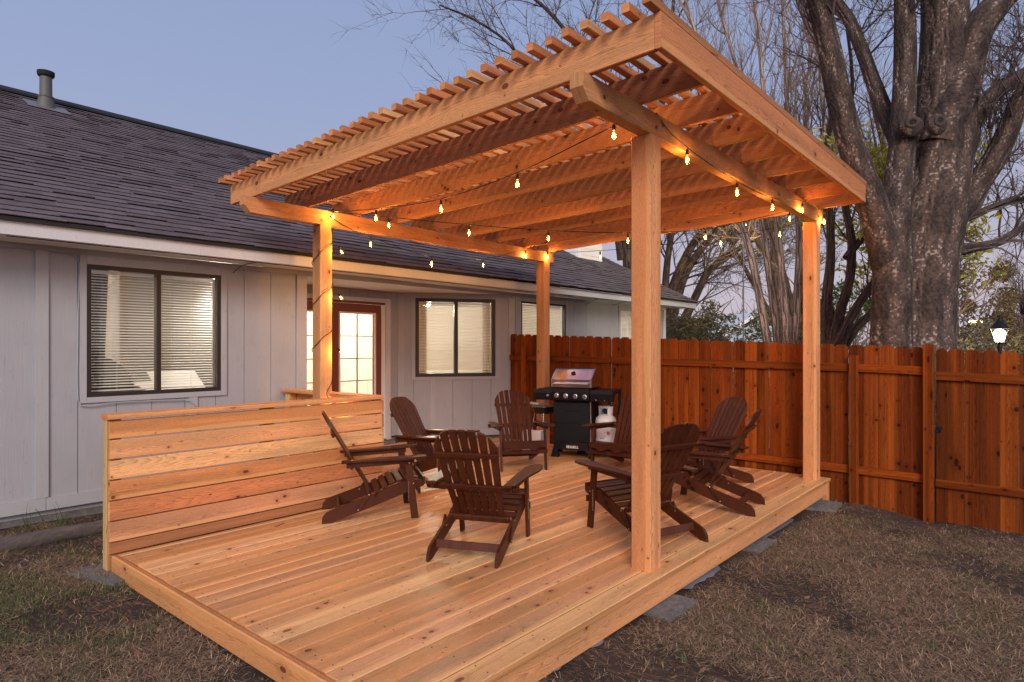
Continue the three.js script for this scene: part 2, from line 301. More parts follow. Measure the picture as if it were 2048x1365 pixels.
// grey landscape fabric showing in the gap under the deck's right-hand edge
const fabricMat = std([0.20, 0.19, 0.22], 0.85);
function fabric(label, u0, u1, out, s) {
  const P = [], n = 26, m = 5, I = [], UV = []; const o = thing('landscape_fabric', label, 'fabric', [(u0 + u1) / 2, -0.05, gz((u0 + u1) / 2, -0.05)]);
  for (let j = 0; j <= m; j++) for (let i = 0; i <= n; i++) { const t = i / n, u = u0 + (u1 - u0) * t, e = out * (0.35 + 0.9 * fbm(t * 5 + s, s, 91, 3)) * Math.min(1, t * 7, (1 - t) * 7), v = 0.12 - (0.12 + e) * j / m; const q = W(u, v, gz(u, v) + 0.012 + 0.014 * fbm(u * 9 + s, v * 9, 93, 2)); P.push(q.x, q.y, q.z); UV.push(u, v); }
  for (let j = 0; j < m; j++) for (let i = 0; i < n; i++) { const a = j * (n + 1) + i; I.push(a, a + 1, a + n + 2, a, a + n + 2, a + n + 1); }
  const g = new THREE.BufferGeometry(); g.setAttribute('position', new THREE.Float32BufferAttribute(P, 3)); g.setAttribute('uv', new THREE.Float32BufferAttribute(UV, 2)); g.setIndex(I); g.computeVertexNormals(); part(o, 'sheet', g, fabricMat);
}
fabric('torn grey landscape fabric poking out below the deck corner nearest the viewer', -1.3, -0.55, 0.09, 1);
fabric('pale grey landscape fabric flap beside the dark dirt and concrete pad', 0.36, 1.02, 0.10, 3);
fabric('narrow grey landscape fabric strip under the deck edge towards the fence', 1.7, 2.9, 0.045, 5);
// concrete footing pads
function pad(label, u, v, w, d, turn, dz) {
  const o = thing('concrete_pad', label, 'concrete pad', [u, v, gz(u, v)], 'concrete footing pads under the deck', turn);
  const g = new THREE.BoxGeometry(w, 0.09, d, 10, 1, 8), p = g.attributes.position; for (let i = 0; i < p.count; i++) { const x = p.getX(i), z = p.getZ(i); p.setXYZ(i, x + 0.012 * (hash(Math.round(x * 99), Math.round(z * 99), 3) - 0.5), p.getY(i) + dz - 0.03 + 0.008 * (hash(Math.round(x * 99), Math.round(z * 99), 5) - 0.5), z + 0.012 * (hash(Math.round(x * 99), Math.round(z * 99), 4) - 0.5)); }
  g.computeVertexNormals(); piece(o, 'slab', g, M.concrete);
}
pad('square concrete pad in the dirt below the near pergola post', 0.05, -0.02, 0.36, 0.36, 0, 0.015);
pad('concrete pad under the middle of the deck edge facing the grass', 1.78, 0.0, 0.4, 0.26, 0, 0.012);
pad('dusty concrete pad under the deck corner by the fence', 3.62, -0.04, 0.42, 0.38, 0.1, 0.012);
pad('rough pale concrete footing around the foot of the screen post', -2.03, 3.0, 0.42, 0.5, 0.3, 0.0);

// ---------------------------------------------------------------- pergola
const perg = thing('pergola', 'cedar pergola with slatted roof standing over the deck', 'pergola', [1.84, 1.83, 0]);
const PT = [0.98, 0.84, 0.72];
{
  const S = 0.14;
  part(perg, 'post', timber([0, 0, 0], [2.774, S, S], 'z', { tint: [1.10, 0.85, 0.66], row: CED.clear[0], x0: 0.2, ch: 0.006 }), M.pergola);
  part(perg, 'post', timber([3.676, 0, 0], [2.774, S, S], 'z', { tint: [1.14, 0.93, 0.72], row: CED.clear[1], x0: 0.6, ch: 0.006 }), M.pergola);
  part(perg, 'post', timber([0, 3.66, gz(0, 3.66) - 0.02], [2.658 - gz(0, 3.66) + 0.02, S, S], 'z', { tint: [0.92, 0.78, 0.62], row: 8, ch: 0.006 }), M.pergola);
  part(perg, 'post', timber([3.676, 3.66, 0], [2.658, S, S], 'z', { tint: [0.95, 0.8, 0.64], row: 10, ch: 0.006 }), M.pergola);
  // beams with clipped ends
  const beam = (u0, u1, v0, z0, tint, row) => {
    const h = 0.141, d = 0.089, c = 0.06, sh = new THREE.Shape();
    sh.moveTo(u0 + c, z0); sh.lineTo(u1 - c * 0.4, z0); sh.lineTo(u1, z0 + c * 0.5); sh.lineTo(u1, z0 + h); sh.lineTo(u0, z0 + h); sh.lineTo(u0, z0 + c + 0.005); sh.closePath();
    const g = new THREE.ExtrudeGeometry(sh, { depth: d - 0.006, bevelEnabled: true, bevelThickness: 0.003, bevelSize: 0.003, bevelSegments: 1 }), p = g.attributes.position, n = g.attributes.normal, uv = g.attributes.uv;
    for (let i = 0; i < p.count; i++) { const t = Math.abs(n.getZ(i)) > 0.6 ? (p.getY(i) - z0) / h : (p.getZ(i) + 0.003) / d; uv.setXY(i, p.getX(i) / BL, (row + 0.05 + 0.9 * clamp(t)) / ROWS); }
    const c2 = new Float32Array(p.count * 3); for (let i = 0; i < p.count; i++) c2.set(tint, i * 3); g.setAttribute('color', new THREE.BufferAttribute(c2, 3));
    g.translate(0, 0, -v0 - d + 0.003); part(perg, 'beam', g, M.pergola);
  };
  beam(-0.754, 3.90, 0.0, 2.775, [0.80, 0.68, 0.54], 5); beam(-0.783, 3.91, 3.66, 2.659, [0.98, 0.80, 0.58], 9);
  // rafters fall gently towards the house
  const sl = -0.0303, rz = v => 2.919 + sl * v;
  const rt = [[0.98, 0.70, 0.52], [0.68, 0.55, 0.46], [0.86, 0.67, 0.48], [0.74, 0.56, 0.39], [0.50, 0.37, 0.27], [0.86, 0.67, 0.49], [0.56, 0.41, 0.29], [0.74, 0.56, 0.41], [0.80, 0.60, 0.42]];
  for (let k = 0; k < 9; k++) { const u = -0.698 + k * 0.5623; part(perg, 'rafter', timber([u, -0.394, rz(-0.394) + 0.0015], [4.496, 0.184, 0.038], 'v', { slope: sl, tint: rt[k], row: CED.clear[[3, 14, 11, 15, 12, 9, 13, 10, 15][k]], x0: 0.13 * k }), M.pergola); }
  part(perg, 'fascia', timber([-0.700, -0.434, rz(-0.434)], [4.54, 0.185, 0.038], 'u', { tint: [0.98, 0.73, 0.56], row: 3, x0: 0.05 }), M.pergola);
  for (let k = 0; k < 38; k++) { const v = -0.432 + k * 0.1215; part(perg, 'slat', timber([-0.80 - rr(0, 0.02), v, rz(v) + 0.187], [4.70 + rr(0, 0.04), 0.046, 0.048], 'u', { tint: shade(k % 7 === 3 ? [1.15, 1.05, 0.82] : [0.88, 0.63, 0.47], 0.18), ch: 0.002 }), M.pergola); }
  const bolts = []; for (const [u, z] of [[0.075, 2.83], [0.16, 2.86], [3.75, 2.83]]) { const g = new THREE.CylinderGeometry(0.011, 0.011, 0.012, 6); g.rotateX(Math.PI / 2); g.translate(u, z, 0.005); bolts.push(g); }
  part(perg, 'bolts', mg(bolts), M.metalGrey, 'stuff');
}

// ---------------------------------------------------------------- screen wall at the deck's edge
const scr = thing('privacy_screen', 'waist-high cedar plank screen closing the deck side by the house', 'screen wall', [-0.93, 3.03, -0.15]);
{
  const vf = 2.977;
  const zs = [[0.795, 0.916], [0.654, 0.785], [0.514, 0.644], [0.373, 0.504], [0.232, 0.363], [0.087, 0.222]], ti = [[1.18, 1.0, 0.74], [1.16, 0.94, 0.72], [1.2, 1.04, 0.78], [1.12, 0.9, 0.64], [1.12, 0.86, 0.68], [1.16, 0.95, 0.78]];
  zs.forEach(([a, b], i) => part(scr, 'plank', timber([-2.088 + rr(0, 0.004), vf, a], [2.318, b - a, 0.026], 'u', { tint: ti[i], row: CED.clear[[9, 12, 8, 13, 10, 15][i]], x0: 0.21 * i }), M.pergola));
  part(scr, 'skirt_board', timber([-2.088, vf + 0.003, 0.004], [2.318, 0.073, 0.022], 'u', { tint: [0.78, 0.6, 0.48], row: 7 }), M.pergola);
  part(scr, 'cap', timber([-2.105, vf - 0.022, 0.928], [2.345, 0.036, 0.138], 'u', { tint: [1.15, 0.9, 0.68], row: 8 }), M.pergola);
  for (const u of [-2.093, -0.95, 0.141]) { const z0 = gz(u, 3.03) - 0.01; part(scr, 'post', timber([u, vf + 0.027, z0], [0.926 - z0, 0.088, 0.088], 'z', { tint: [0.78, 0.82, 0.62], row: 1 }), M.pergola); }
  // return towards the house
  part(scr, 'cap', timber([0.105, vf + 0.118, 0.926], [1.5, 0.036, 0.138], 'v', { tint: [1.0, 0.84, 0.66], row: 5 }), M.pergola);
  zs.forEach(([a, b], i) => part(scr, 'plank', timber([0.231, vf + 0.0, a], [1.62, b - a, 0.024], 'v', { tint: shade([1, 0.84, 0.66], 0.08) }), M.pergola));
  { const z0 = gz(0.2, 4.5) - 0.01; part(scr, 'post', timber([0.141, 4.47, z0], [0.924 - z0, 0.088, 0.088], 'z', { tint: [0.8, 0.84, 0.62], row: 1 }), M.pergola); }
}
// old timber edging the bed along the house
{
  const o = thing('landscape_timber', 'weathered split grey timber edging the bed along the house', 'timber edging', [-3.4, 4.05, gz(-3.4, 4.05)]);
  const pts = []; for (let i = 0; i <= 10; i++) { const u = -5.4 + i * 0.358; pts.push([u, 4.08 - 0.02 * i * 0.358 + 0.01 * Math.sin(i * 2.1), gz(u, 4.05) + 0.045, 0.062 + 0.004 * Math.sin(i * 1.7)]); }
  const g = limb(pts, 12, { rough: 0.18, step: 5 }); const n = g.attributes.position.count, c = new Float32Array(n * 3); for (let i = 0; i < n; i++) { const k = 0.7 + 0.6 * hash(i, 3, 9); c.set([0.105 * k, 0.082 * k, 0.07 * k], i * 3); }; g.setAttribute('color', new THREE.BufferAttribute(c, 3)); const uv = g.attributes.uv; for (let i = 0; i < uv.count; i++) uv.setXY(i, uv.getY(i) / 2, (3 + 4 * uv.getX(i)) / ROWS); part(o, 'log', g, M.greyWood);
}

// ---------------------------------------------------------------- fence and gate
const FT = [0.35, 0.133, 0.030], FU = 4.06;
function picket(parent, v0, w, zb, zt) { // dog-eared picket facing the deck
  const c = 0.028, sh = new THREE.Shape(); sh.moveTo(0, zb); sh.lineTo(w, zb); sh.lineTo(w, zt - c); sh.lineTo(w - c, zt); sh.lineTo(c, zt); sh.lineTo(0, zt - c); sh.closePath();
  const g = new THREE.ExtrudeGeometry(sh, { depth: 0.013, bevelEnabled: true, bevelThickness: 0.0015, bevelSize: 0.0015, bevelSegments: 1 }), p = g.attributes.position, uv = g.attributes.uv, row = Math.floor(rnd() * ROWS), x0 = rnd();
  for (let i = 0; i < p.count; i++) uv.setXY(i, (p.getY(i) - zb) / BL + x0, (row + 0.05 + 0.9 * clamp(p.getX(i) / w)) / ROWS);
  const fk = pick([0.72, 0.86, 1, 1, 1.1, 1.2]), t = shade(FT.map(x => x * fk), 0.12), c2 = new Float32Array(p.count * 3); for (let i = 0; i < p.count; i++) c2.set(t, i * 3); g.setAttribute('color', new THREE.BufferAttribute(c2, 3));
  g.rotateY(Math.PI / 2); g.rotateZ(rr(-0.003, 0.003)); g.translate(FU + rr(-0.002, 0.003), 0, -v0); return part(parent, 'picket', g, M.fence);
}
const fTop = v => v < -0.95 ? 1.432 + (v + 0.95) * 0.06 : 1.462 + (v - 0.05) * 0.038;
const fence = thing('fence', 'stained red-brown dog-eared picket fence along the far end of the deck', 'fence', [4.06, 1.8, gz(4.06, 1.8)]);
{
  for (let v = 4.62; v > -0.92;) { const w = rr(0.134, 0.140), g = pick([0.002, 0.003, 0.004, 0.006, 0.009, 0.012]); v -= w + g; if (v < -0.915) { if (v + w > -0.86) picket(fence, -0.913, v + w + 0.913, gz(4.06, -0.9) - 0.02, fTop(-0.88)); break; } picket(fence, v, w, gz(4.06, v) - 0.005 - (v < -0.2 ? 0.02 : 0), fTop(v + w / 2) + rr(-0.005, 0.005)); }
  const rail = (v0, v1, za, zb) => part(fence, 'rail', timber([FU - 0.040, v0, za], [v1 - v0, 0.086, 0.038], 'v', { slope: (zb - za) / (v1 - v0), tint: shade([0.38, 0.15, 0.029], 0.06) }), M.fence);
  rail(-0.245, 4.56, 1.160, 1.222); rail(-0.915, -0.325, 1.140, 1.158); rail(-0.245, 4.56, 0.058, 0.10); rail(-0.915, -0.325, 0.046, 0.056);
  const post = (u, v, w, zt, row) => part(fence, 'post', timber([u, v, gz(4, v) - 0.08], [zt - gz(4, v) + 0.08, 0.088, w], 'z', { tint: shade([0.40, 0.16, 0.032], 0.05), row }), M.fence);
  post(FU - 0.091, -0.325, 0.078, 1.335, 2); post(FU - 0.091, 4.24, 0.088, 1.415, 5); post(FU - 0.091, -1.012, 0.09, 1.452, 6); post(FU - 0.091, 2.02, 0.001 + 0.088, 1.14, 9);
  const stub = timber([FU - 0.05, 4.50, 1.215], [0.1, 0.09, 0.03], 'v', { tint: FT }); part(fence, 'rail', stub, M.fence);
}
const gate = thing('fence_gate', 'stained picket gate with a small black latch beyond the fence post', 'gate', [4.06, -1.9, gz(4.06, -1.9)]);
{
  let v = -1.022; for (const w of [0.088, 0.134, 0.132, 0.137, 0.135, 0.138, 0.136, 0.135, 0.137, 0.136]) { v -= w + pick([0.003, 0.005, 0.008]); picket(gate, v, w, gz(4.06, v) + 0.005, fTop(v + w / 2) - 0.012 + rr(-0.004, 0.004)); }
  part(gate, 'rail', timber([FU - 0.040, v + 0.02, 1.055], [-1.026 - v - 0.02, 0.086, 0.037], 'v', { slope: 0.028, tint: shade([0.36, 0.14, 0.027], 0.04) }), M.fence);
  part(gate, 'rail', timber([FU - 0.040, v + 0.02, 0.005], [-1.026 - v - 0.02, 0.078, 0.037], 'v', { slope: 0.01, tint: shade([0.36, 0.14, 0.027], 0.04) }), M.fence);
  const l = []; { const a = new THREE.BoxGeometry(0.012, 0.05, 0.05); a.translate(FU - 0.008, 0.60, 1.045); l.push(a); const b = new THREE.TorusGeometry(0.02, 0.005, 6, 12); b.rotateY(Math.PI / 2); b.translate(FU - 0.022, 0.59, 1.045); l.push(b); const c = new THREE.CylinderGeometry(0.006, 0.006, 0.09, 6); c.rotateX(Math.PI / 2); c.translate(FU - 0.02, 0.61, 1.035); l.push(c); }
  part(gate, 'latch', mg(l), M.black);
}

// ---------------------------------------------------------------- house
const house = thing('house', 'single-storey house with grey-mauve board siding and dark shingle roof', 'house', [3, 4.65, -0.2]);
const HV = 4.65, SB = 0.04, WT = 0.12;
// A wall runs from A to B (plan points); s along it, positive depth goes indoors.
function wallFrame(A, B) {
  const L = Math.hypot(B[0] - A[0], B[1] - A[1]), d = [(B[0] - A[0]) / L, (B[1] - A[1]) / L], ang = Math.atan2(d[1], d[0]);
  return { L, put: g => { g.rotateY(ang); g.translate(A[0], 0, -A[1]); return g; } };   // box(s0,s1, depth0,depth1, z0,z1) laid along u, then turned
}
const fMain = { put: g => { g.translate(0, 0, -HV); return g; } };
const fDoor = { put: g => { g.translate(0, 0, -5.711); return g; } };
const fAng = wallFrame([2.691, 5.711], [4.206, 4.65]);
const fSide = wallFrame([0.45, 4.65], [0.45, 5.711]);
const wallMesh = part(house, 'wall', fMain.put(box(-6, 0.45, 0.03, WT, -0.02, SB)), M.siding);   // the sill plate that carries the siding
const addTo = (p, n, f, b, m) => part(p, n, f.put(box(...b)), m);
// siding panels with narrow grooves; holes = [s0, s1, z0, z1]
function siding(f, s0, s1, z0, z1, holes, step = 0.305, off = 0) {
  const cuts = [s0]; for (let s = Math.ceil((s0 - off) / step) * step + off; s < s1 - 0.02; s += step) if (s > s0 + 0.02) cuts.push(s); cuts.push(s1);
  for (let i = 0; i < cuts.length - 1; i++) {
    const a = cuts[i] + (i ? 0.003 : 0), b = cuts[i + 1] - (i < cuts.length - 2 ? 0.003 : 0);
    let bits = [[a, b, z0, z1]];
    for (const [h0, h1, y0, y1] of holes) bits = bits.flatMap(([p, q, r, t]) => q <= h0 || p >= h1 ? [[p, q, r, t]] : [[p, Math.min(q, h0), r, t], [Math.max(p, h1), q, r, t], [Math.max(p, h0), Math.min(q, h1), r, y0], [Math.max(p, h0), Math.min(q, h1), y1, t]].filter(e => e[1] - e[0] > 0.004 && e[3] - e[2] > 0.004));
    for (const [p, q, r, t] of bits) addTo(wallMesh, 'siding_panel', f, [p, q, 0, 0.016, r, t], M.siding);
  }
  // backing behind the grooves
  let bits = [[s0, s1, z0, z1]]; for (const [h0, h1, y0, y1] of holes) bits = bits.flatMap(([p, q, r, t]) => q <= h0 || p >= h1 ? [[p, q, r, t]] : [[p, h0, r, t], [h1, q, r, t], [h0, h1, r, y0], [h0, h1, y1, t]].filter(e => e[1] - e[0] > 0.004 && e[3] - e[2] > 0.004));
  for (const [p, q, r, t] of bits) addTo(wallMesh, 'wall_core', f, [p, q, 0.017, WT, r, t], M.siding);
}
const win1 = [-1.745, -0.54, 0.976, 2.166], win3 = [4.345, 5.587, 0.97, 2.17], win4 = [7.447, 8.62, 0.97, 2.15], winA = [0.263, 1.521, 0.968, 2.18], doorHole = [0.62, 2.44, SB, 2.085];
siding(fMain, -6, 0.45, SB, 2.30, [win1], 0.305, 0.02);
siding(fMain, 4.206, 9.37, SB, 2.30, [win3, win4], 0.41, 0.1);
siding(fAng, 0, fAng.L, SB, 2.30, [winA], 0.305, 0.235);
siding(fDoor, 0.45, 2.691, SB, 2.30, [doorHole]);
siding(fSide, 0, 1.06, SB, 2.30, []);
// trim boards, proud of the siding
const trim = (f, s0, s1, z0, z1, d = 0.019, m = M.trim) => addTo(wallMesh, 'trim_board', f, [s0, s1, -d, -0.001, z0, z1], m);
trim(fMain, -6, 0.45, 2.250, 2.298, 0.022); trim(fMain, 4.206, 9.37, 2.250, 2.298, 0.022); trim(fAng, 0.0, 1.845, 2.215, 2.298, 0.02);
trim(fMain, -2.122, -2.029, 0.138, 2.249); trim(fMain, -6, -2.05, SB - 0.01, 0.136, 0.021); trim(fMain, -2.046, 0.45, SB - 0.01, 0.134, 0.02);
trim(fMain, -1.797, -1.746, 0.926, 2.249); trim(fMain, -0.539, -0.481, 0.926, 2.249); trim(fMain, -1.744, -0.541, 0.926, 0.975); trim(fMain, -1.744, -0.541, 2.167, 2.249);
trim(fMain, -0.86, -0.775, 0.136, 0.924, 0.015); trim(fMain, 0.329, 0.452, 0.136, 2.249, 0.024, M.trim);
trim(fMain, 4.208, 4.30, SB, 2.249, 0.02); trim(fMain, 4.302, 4.344, 0.92, 2.249, 0.017); trim(fMain, 5.588, 5.64, 0.92, 2.249, 0.017); trim(fMain, 7.39, 7.446, 0.92, 2.249, 0.017); trim(fMain, 8.621, 8.68, 0.92, 2.249); trim(fMain, 9.28, 9.375, SB, 2.249, 0.022, M.white);
trim(fAng, 0.20, 0.262, 0.92, 2.213, 0.018); trim(fAng, 1.522, 1.60, 0.92, 2.213, 0.018); trim(fAng, 0.262, 1.522, 0.92, 0.967, 0.018); trim(fAng, 0.262, 1.522, 2.181, 2.214, 0.018);
trim(fAng, 0.489, 0.575, 0.13, 0.918, 0.016); trim(fAng, 0.02, 1.84, SB - 0.005, 0.128, 0.018); trim(fAng, 1.74, 1.845, 0.13, 2.213, 0.016); trim(fAng, 0.0, 0.09, 0.13, 2.213, 0.014);
trim(fDoor, 2.441, 2.525, SB, 2.145, 0.03, M.fascia); trim(fDoor, 0.536, 0.619, SB, 2.145, 0.03, M.fascia); trim(fDoor, 0.62, 2.44, 2.086, 2.145, 0.03, M.fascia);
// the other walls, closing the house
const W2 = (n, b, m = M.siding) => part(house, n, box(...b), m);
W2('end_wall', [9.25, 9.37, HV + WT + 0.002, 14.3, -0.02, 2.42]); W2('rear_wall', [-6, 9.37, 14.3, 14.42, -0.02, 2.42]); W2('end_wall', [-6.12, -6.0, HV, 14.42, -0.02, 2.42]);
part(house, 'foundation', box(-6.1, 0.44, HV + 0.035, HV + 1.0, -0.5, 0.036), M.concrete); part(house, 'foundation', box(4.3, 9.36, HV + 0.035, HV + 1.0, -0.5, 0.036), M.concrete); part(house, 'foundation', box(0.46, 2.72, 5.535, 6.7, -0.5, 0.030), M.concrete);
{ const g = box(0, fAng.L, 0.035, 0.5, -0.5, 0.034); part(house, 'foundation', fAng.put(g), M.concrete); }
part(house, 'foundation', box(-6.1, 9.36, 6.9, 14.4, -0.5, 0.034), M.concrete);
// rooms
const room = (n, b, m) => part(house, n, box(...b), m);
room('interior_floor', [-5.98, 9.24, 5.73, 14.28, 0.046, 0.055], M.carpet); room('interior_floor', [-5.98, 0.32, 4.79, 5.728, 0.046, 0.055], M.carpet); room('interior_floor', [4.24, 9.24, 4.79, 5.728, 0.046, 0.055], M.carpet);
room('interior_ceiling', [-5.98, 9.24, 5.83, 14.28, 2.40, 2.42], M.plasterWhite); room('interior_ceiling', [-5.98, 0.33, 4.775, 5.83, 2.40, 2.42], M.plasterWhite); room('interior_ceiling', [2.6, 9.24, 4.775, 5.829, 2.40, 2.42], M.plasterWhite);
room('interior_wall', [-5.9, 0.31, 8.0, 8.1, 0.056, 2.398], M.plaster); room('interior_wall', [0.34, 0.44, 5.84, 8.1, 0.056, 2.398], M.plasterWhite); room('interior_wall', [2.85, 2.95, 6.6, 9.0, 0.056, 2.398], M.plasterWhite); room('interior_wall', [0.45, 9.2, 9.0, 9.1, 0.056, 2.398], M.plasterWhite); room('interior_wall', [-5.9, -5.8, 4.8, 8, 0.056, 2.398], M.plaster); room('interior_wall', [-0.95, -0.87, 6.5, 7.998, 0.056, 2.398], M.plasterWhite);
function roomLamp(u, v, power, col) {
  const o = new THREE.Group(); o.name = 'ceiling_lamp'; const b = rootPos(house).clone(); o.position.copy(W(u, v, 2.34)).sub(b); house.add(o);
  const sh = new THREE.SphereGeometry(0.14, 20, 10, 0, Math.PI * 2, Math.PI / 2, Math.PI / 2); piece(o, 'lamp_shade', sh, std([0.9, 0.85, 0.75], 0.6, { emissive: new THREE.Color().setRGB(...col), emissiveIntensity: 1.5 }));
  const l = new THREE.PointLight(new THREE.Color().setRGB(...col), power); l.position.set(0, -0.2, 0); l.castShadow = true; l.shadow.radius = 6; o.add(l);
}
roomLamp(-3.4, 6.6, 9, [1, 0.80, 0.56]); roomLamp(-0.4, 5.0, 2.6, [1, 0.88, 0.74]); roomLamp(1.6, 6.9, 13, [1, 0.88, 0.68]); roomLamp(4.6, 7.2, 20, [1, 0.85, 0.62]); roomLamp(7.0, 7.2, 9, [1, 0.88, 0.70]);
// things seen through the left window
room('side_table', [-1.0, -0.55, 5.15, 5.6, 0.06, 0.90], M.plaster);
{ const g = new THREE.SphereGeometry(0.5, 24, 16); g.scale(1, 0.8, 0.45); g.translate(-1.35, 0.95, -6.1); part(house, 'dark_armchair', g, std([0.03, 0.032, 0.024], 0.95)); }
{ const g = box(-0.2, 0.3, -0.003, 0.003, -0.2, 0.2); g.rotateX(-1.0); g.translate(-0.75, 1.05, -5.3); part(house, 'paper_sheet', g, M.white); const h = box(-0.25, 0.2, -0.003, 0.003, -0.12, 0.12); h.rotateX(-1.2); h.rotateY(0.4); h.translate(-0.9, 1.02, -5.25); part(house, 'paper_sheet', h, M.white); }
// windows
function windowUnit(f, [s0, s1, z0, z1], frameMat, fw, o = {}) {
  const root = new THREE.Group(); root.name = 'window'; const b = rootPos(house).clone(); house.add(root); root.position.set(0, 0, 0);
  const add = (n, bx, m) => addTo(root, n, f, bx, m), mid = (s0 + s1) / 2 + (o.shift || 0), d0 = o.d0 ?? -0.012, d1 = 0.05;
  add('frame', [s0, s0 + fw, d0, d1, z0, z1], frameMat); add('frame', [s1 - fw, s1, d0, d1, z0, z1], frameMat); add('frame', [s0 + fw, s1 - fw, d0, d1, z0, z0 + fw], frameMat); add('frame', [s0 + fw, s1 - fw, d0, d1, z1 - fw, z1], frameMat);
  add('mullion', [mid - fw * 0.55, mid + fw * 0.55, d0 - 0.004, d1 - 0.002, z0 + fw + 0.0005, z1 - fw - 0.0005], frameMat);
  for (const [a, c] of [[s0 + fw, mid - fw * 0.55], [mid + fw * 0.55, s1 - fw]]) { const g = new THREE.PlaneGeometry(c - a, z1 - z0 - 2 * fw); g.translate((a + c) / 2, (z0 + z1) / 2, -0.018); part(root, 'pane', f.put(g), M.glass); }
  if (o.grid) for (const [a, c] of [[s0 + fw, mid - fw * 0.55], [mid + fw * 0.55, s1 - fw]]) { for (let k = 1; k < 4; k++) { const z = z0 + fw + (z1 - z0 - 2 * fw) * k / 4; add('muntin', [a + 0.0005, c - 0.0005, 0.0, 0.012, z - 0.008, z + 0.008], frameMat); } const m = (a + c) / 2; add('muntin', [m - 0.008, m + 0.008, -0.002, 0.014, z0 + fw + 0.0005, z1 - fw - 0.0005], frameMat); }
  // blinds: every slat on its own, tilted half open
  const bs0 = s0 + fw + 0.008, bs1 = s1 - fw - 0.008, pitch = o.pitch || 0.0262;
  const slat = () => { const g = new THREE.BoxGeometry(bs1 - bs0, 0.0012, 0.025); g.rotateX(o.tilt ?? 0.55); return g; };
  for (let z = z1 - fw - 0.05; z > z0 + fw + 0.03; z -= pitch) { const g = slat(); g.translate((bs0 + bs1) / 2, z, -0.085); part(root, 'blind_slat', f.put(g), M.blind); }
  add('blind_rail', [bs0, bs1, 0.07, 0.10, z1 - fw - 0.035, z1 - fw - 0.002], M.blind); add('blind_rail', [bs0, bs1, 0.074, 0.096, z0 + fw + 0.006, z0 + fw + 0.02], M.blind);
  for (const t of [0.2, 0.8]) add('blind_cord', [bs0 + (bs1 - bs0) * t, bs0 + (bs1 - bs0) * t + 0.002, 0.069, 0.071, z0 + fw + 0.02, z1 - fw - 0.03], M.blind);
  for (const [a, c, m] of o.curtains || []) {
    const P = [], UV = [], I = [], n = 40; for (let j = 0; j <= 6; j++) for (let i = 0; i <= n; i++) { const t = i / n, k = 1 - 0.25 * (o.sweep || 0) * j / 6; P.push(a + (c - a) * t * (1 - (o.sweep || 0) * j / 6), z1 + 0.03 - (z1 - z0 + 0.25) * j / 6, -0.16 - 0.02 * Math.sin(t * (c - a) * 90) * k); UV.push(t, j); }
    for (let j = 0; j < 6; j++) for (let i = 0; i < n; i++) { const q = j * (n + 1) + i; I.push(q, q + 1, q + n + 2, q, q + n + 2, q + n + 1); }
    const g = new THREE.BufferGeometry(); g.setAttribute('position', new THREE.Float32BufferAttribute(P, 3)); g.setAttribute('uv', new THREE.Float32BufferAttribute(UV, 2)); g.setIndex(I); g.computeVertexNormals(); part(root, 'curtain', f.put(g), m);
  }
  return root;
}
windowUnit(fMain, win1, M.bronze, 0.036, { shift: 0.0, tilt: 0.42, curtains: [[-1.70, -1.52, M.curtainDark]], sweep: 0.28 });
windowUnit(fAng, winA, M.bronze, 0.052, { d0: -0.03, pitch: 0.0235, tilt: 0.7, curtains: [[0.30, 0.46, M.curtainGold], [1.35, 1.49, M.curtainGold]] });
windowUnit(fMain, win3, M.bronze, 0.030, { tilt: 0.7 });
windowUnit(fMain, win4, M.white, 0.040, { grid: true, tilt: 0.9 });
// french doors
function doorLeaf(u0, u1, handleSide) {
  const d = new THREE.Group(); d.name = 'door'; house.add(d); const add = (n, b, m) => addTo(d, n, fDoor, b, m), z0 = 0.06, z1 = 2.05, g0 = u0 + 0.115, g1 = u1 - 0.125, a = 0.30, b = 1.905;
  add('stile', [u0 + 0.003, g0, 0.0, 0.044, z0, z1], M.redDoor); add('stile', [g1, u1 - 0.003, 0.0, 0.044, z0, z1], M.redDoor); add('door_rail', [g0, g1, 0.001, 0.043, z0, a], M.redDoor); add('door_rail', [g0, g1, 0.001, 0.043, b, z1], M.redDoor);
  const e = 0.022; add('glazing_frame', [g0 - e, g0 + 0.004, -0.008, -0.0005, a - e, b + e], M.white); add('glazing_frame', [g1 - 0.004, g1 + e, -0.008, -0.0005, a - e, b + e], M.white); add('glazing_frame', [g0 + 0.0045, g1 - 0.0045, -0.008, -0.0005, a - e, a + 0.004], M.white); add('glazing_frame', [g0 + 0.0045, g1 - 0.0045, -0.008, -0.0005, b - 0.004, b + e], M.white);
  const gm = (g0 + g1) / 2; for (let c = 0; c < 2; c++) for (let r = 0; r < 5; r++) { const h = (b - a) / 5, g = new THREE.PlaneGeometry((g1 - g0) / 2 - 0.012, h - 0.012); g.translate(g0 + (c + 0.5) * (g1 - g0) / 2, a + (r + 0.5) * h, -0.012); part(d, 'pane', fDoor.put(g), M.glass); }
  for (let r = 1; r < 5; r++) add('muntin', [g0 + 0.005, g1 - 0.005, 0.004, 0.022, a + (b - a) * r / 5 - 0.007, a + (b - a) * r / 5 + 0.006], M.muntin); add('muntin', [gm - 0.006, gm + 0.006, 0.003, 0.023, a + 0.005, b - 0.005], M.muntin);
  const P = new THREE.PlaneGeometry(g1 - g0 + 0.04, b - a + 0.06, 60, 1), p = P.attributes.position; for (let i = 0; i < p.count; i++) p.setZ(i, 0.005 * Math.sin(p.getX(i) * 70)); P.computeVertexNormals(); P.translate(gm, (a + b) / 2, -0.075); part(d, 'window_curtain', fDoor.put(P), M.voile);
}
doorLeaf(0.69, 1.528); doorLeaf(1.532, 2.372);
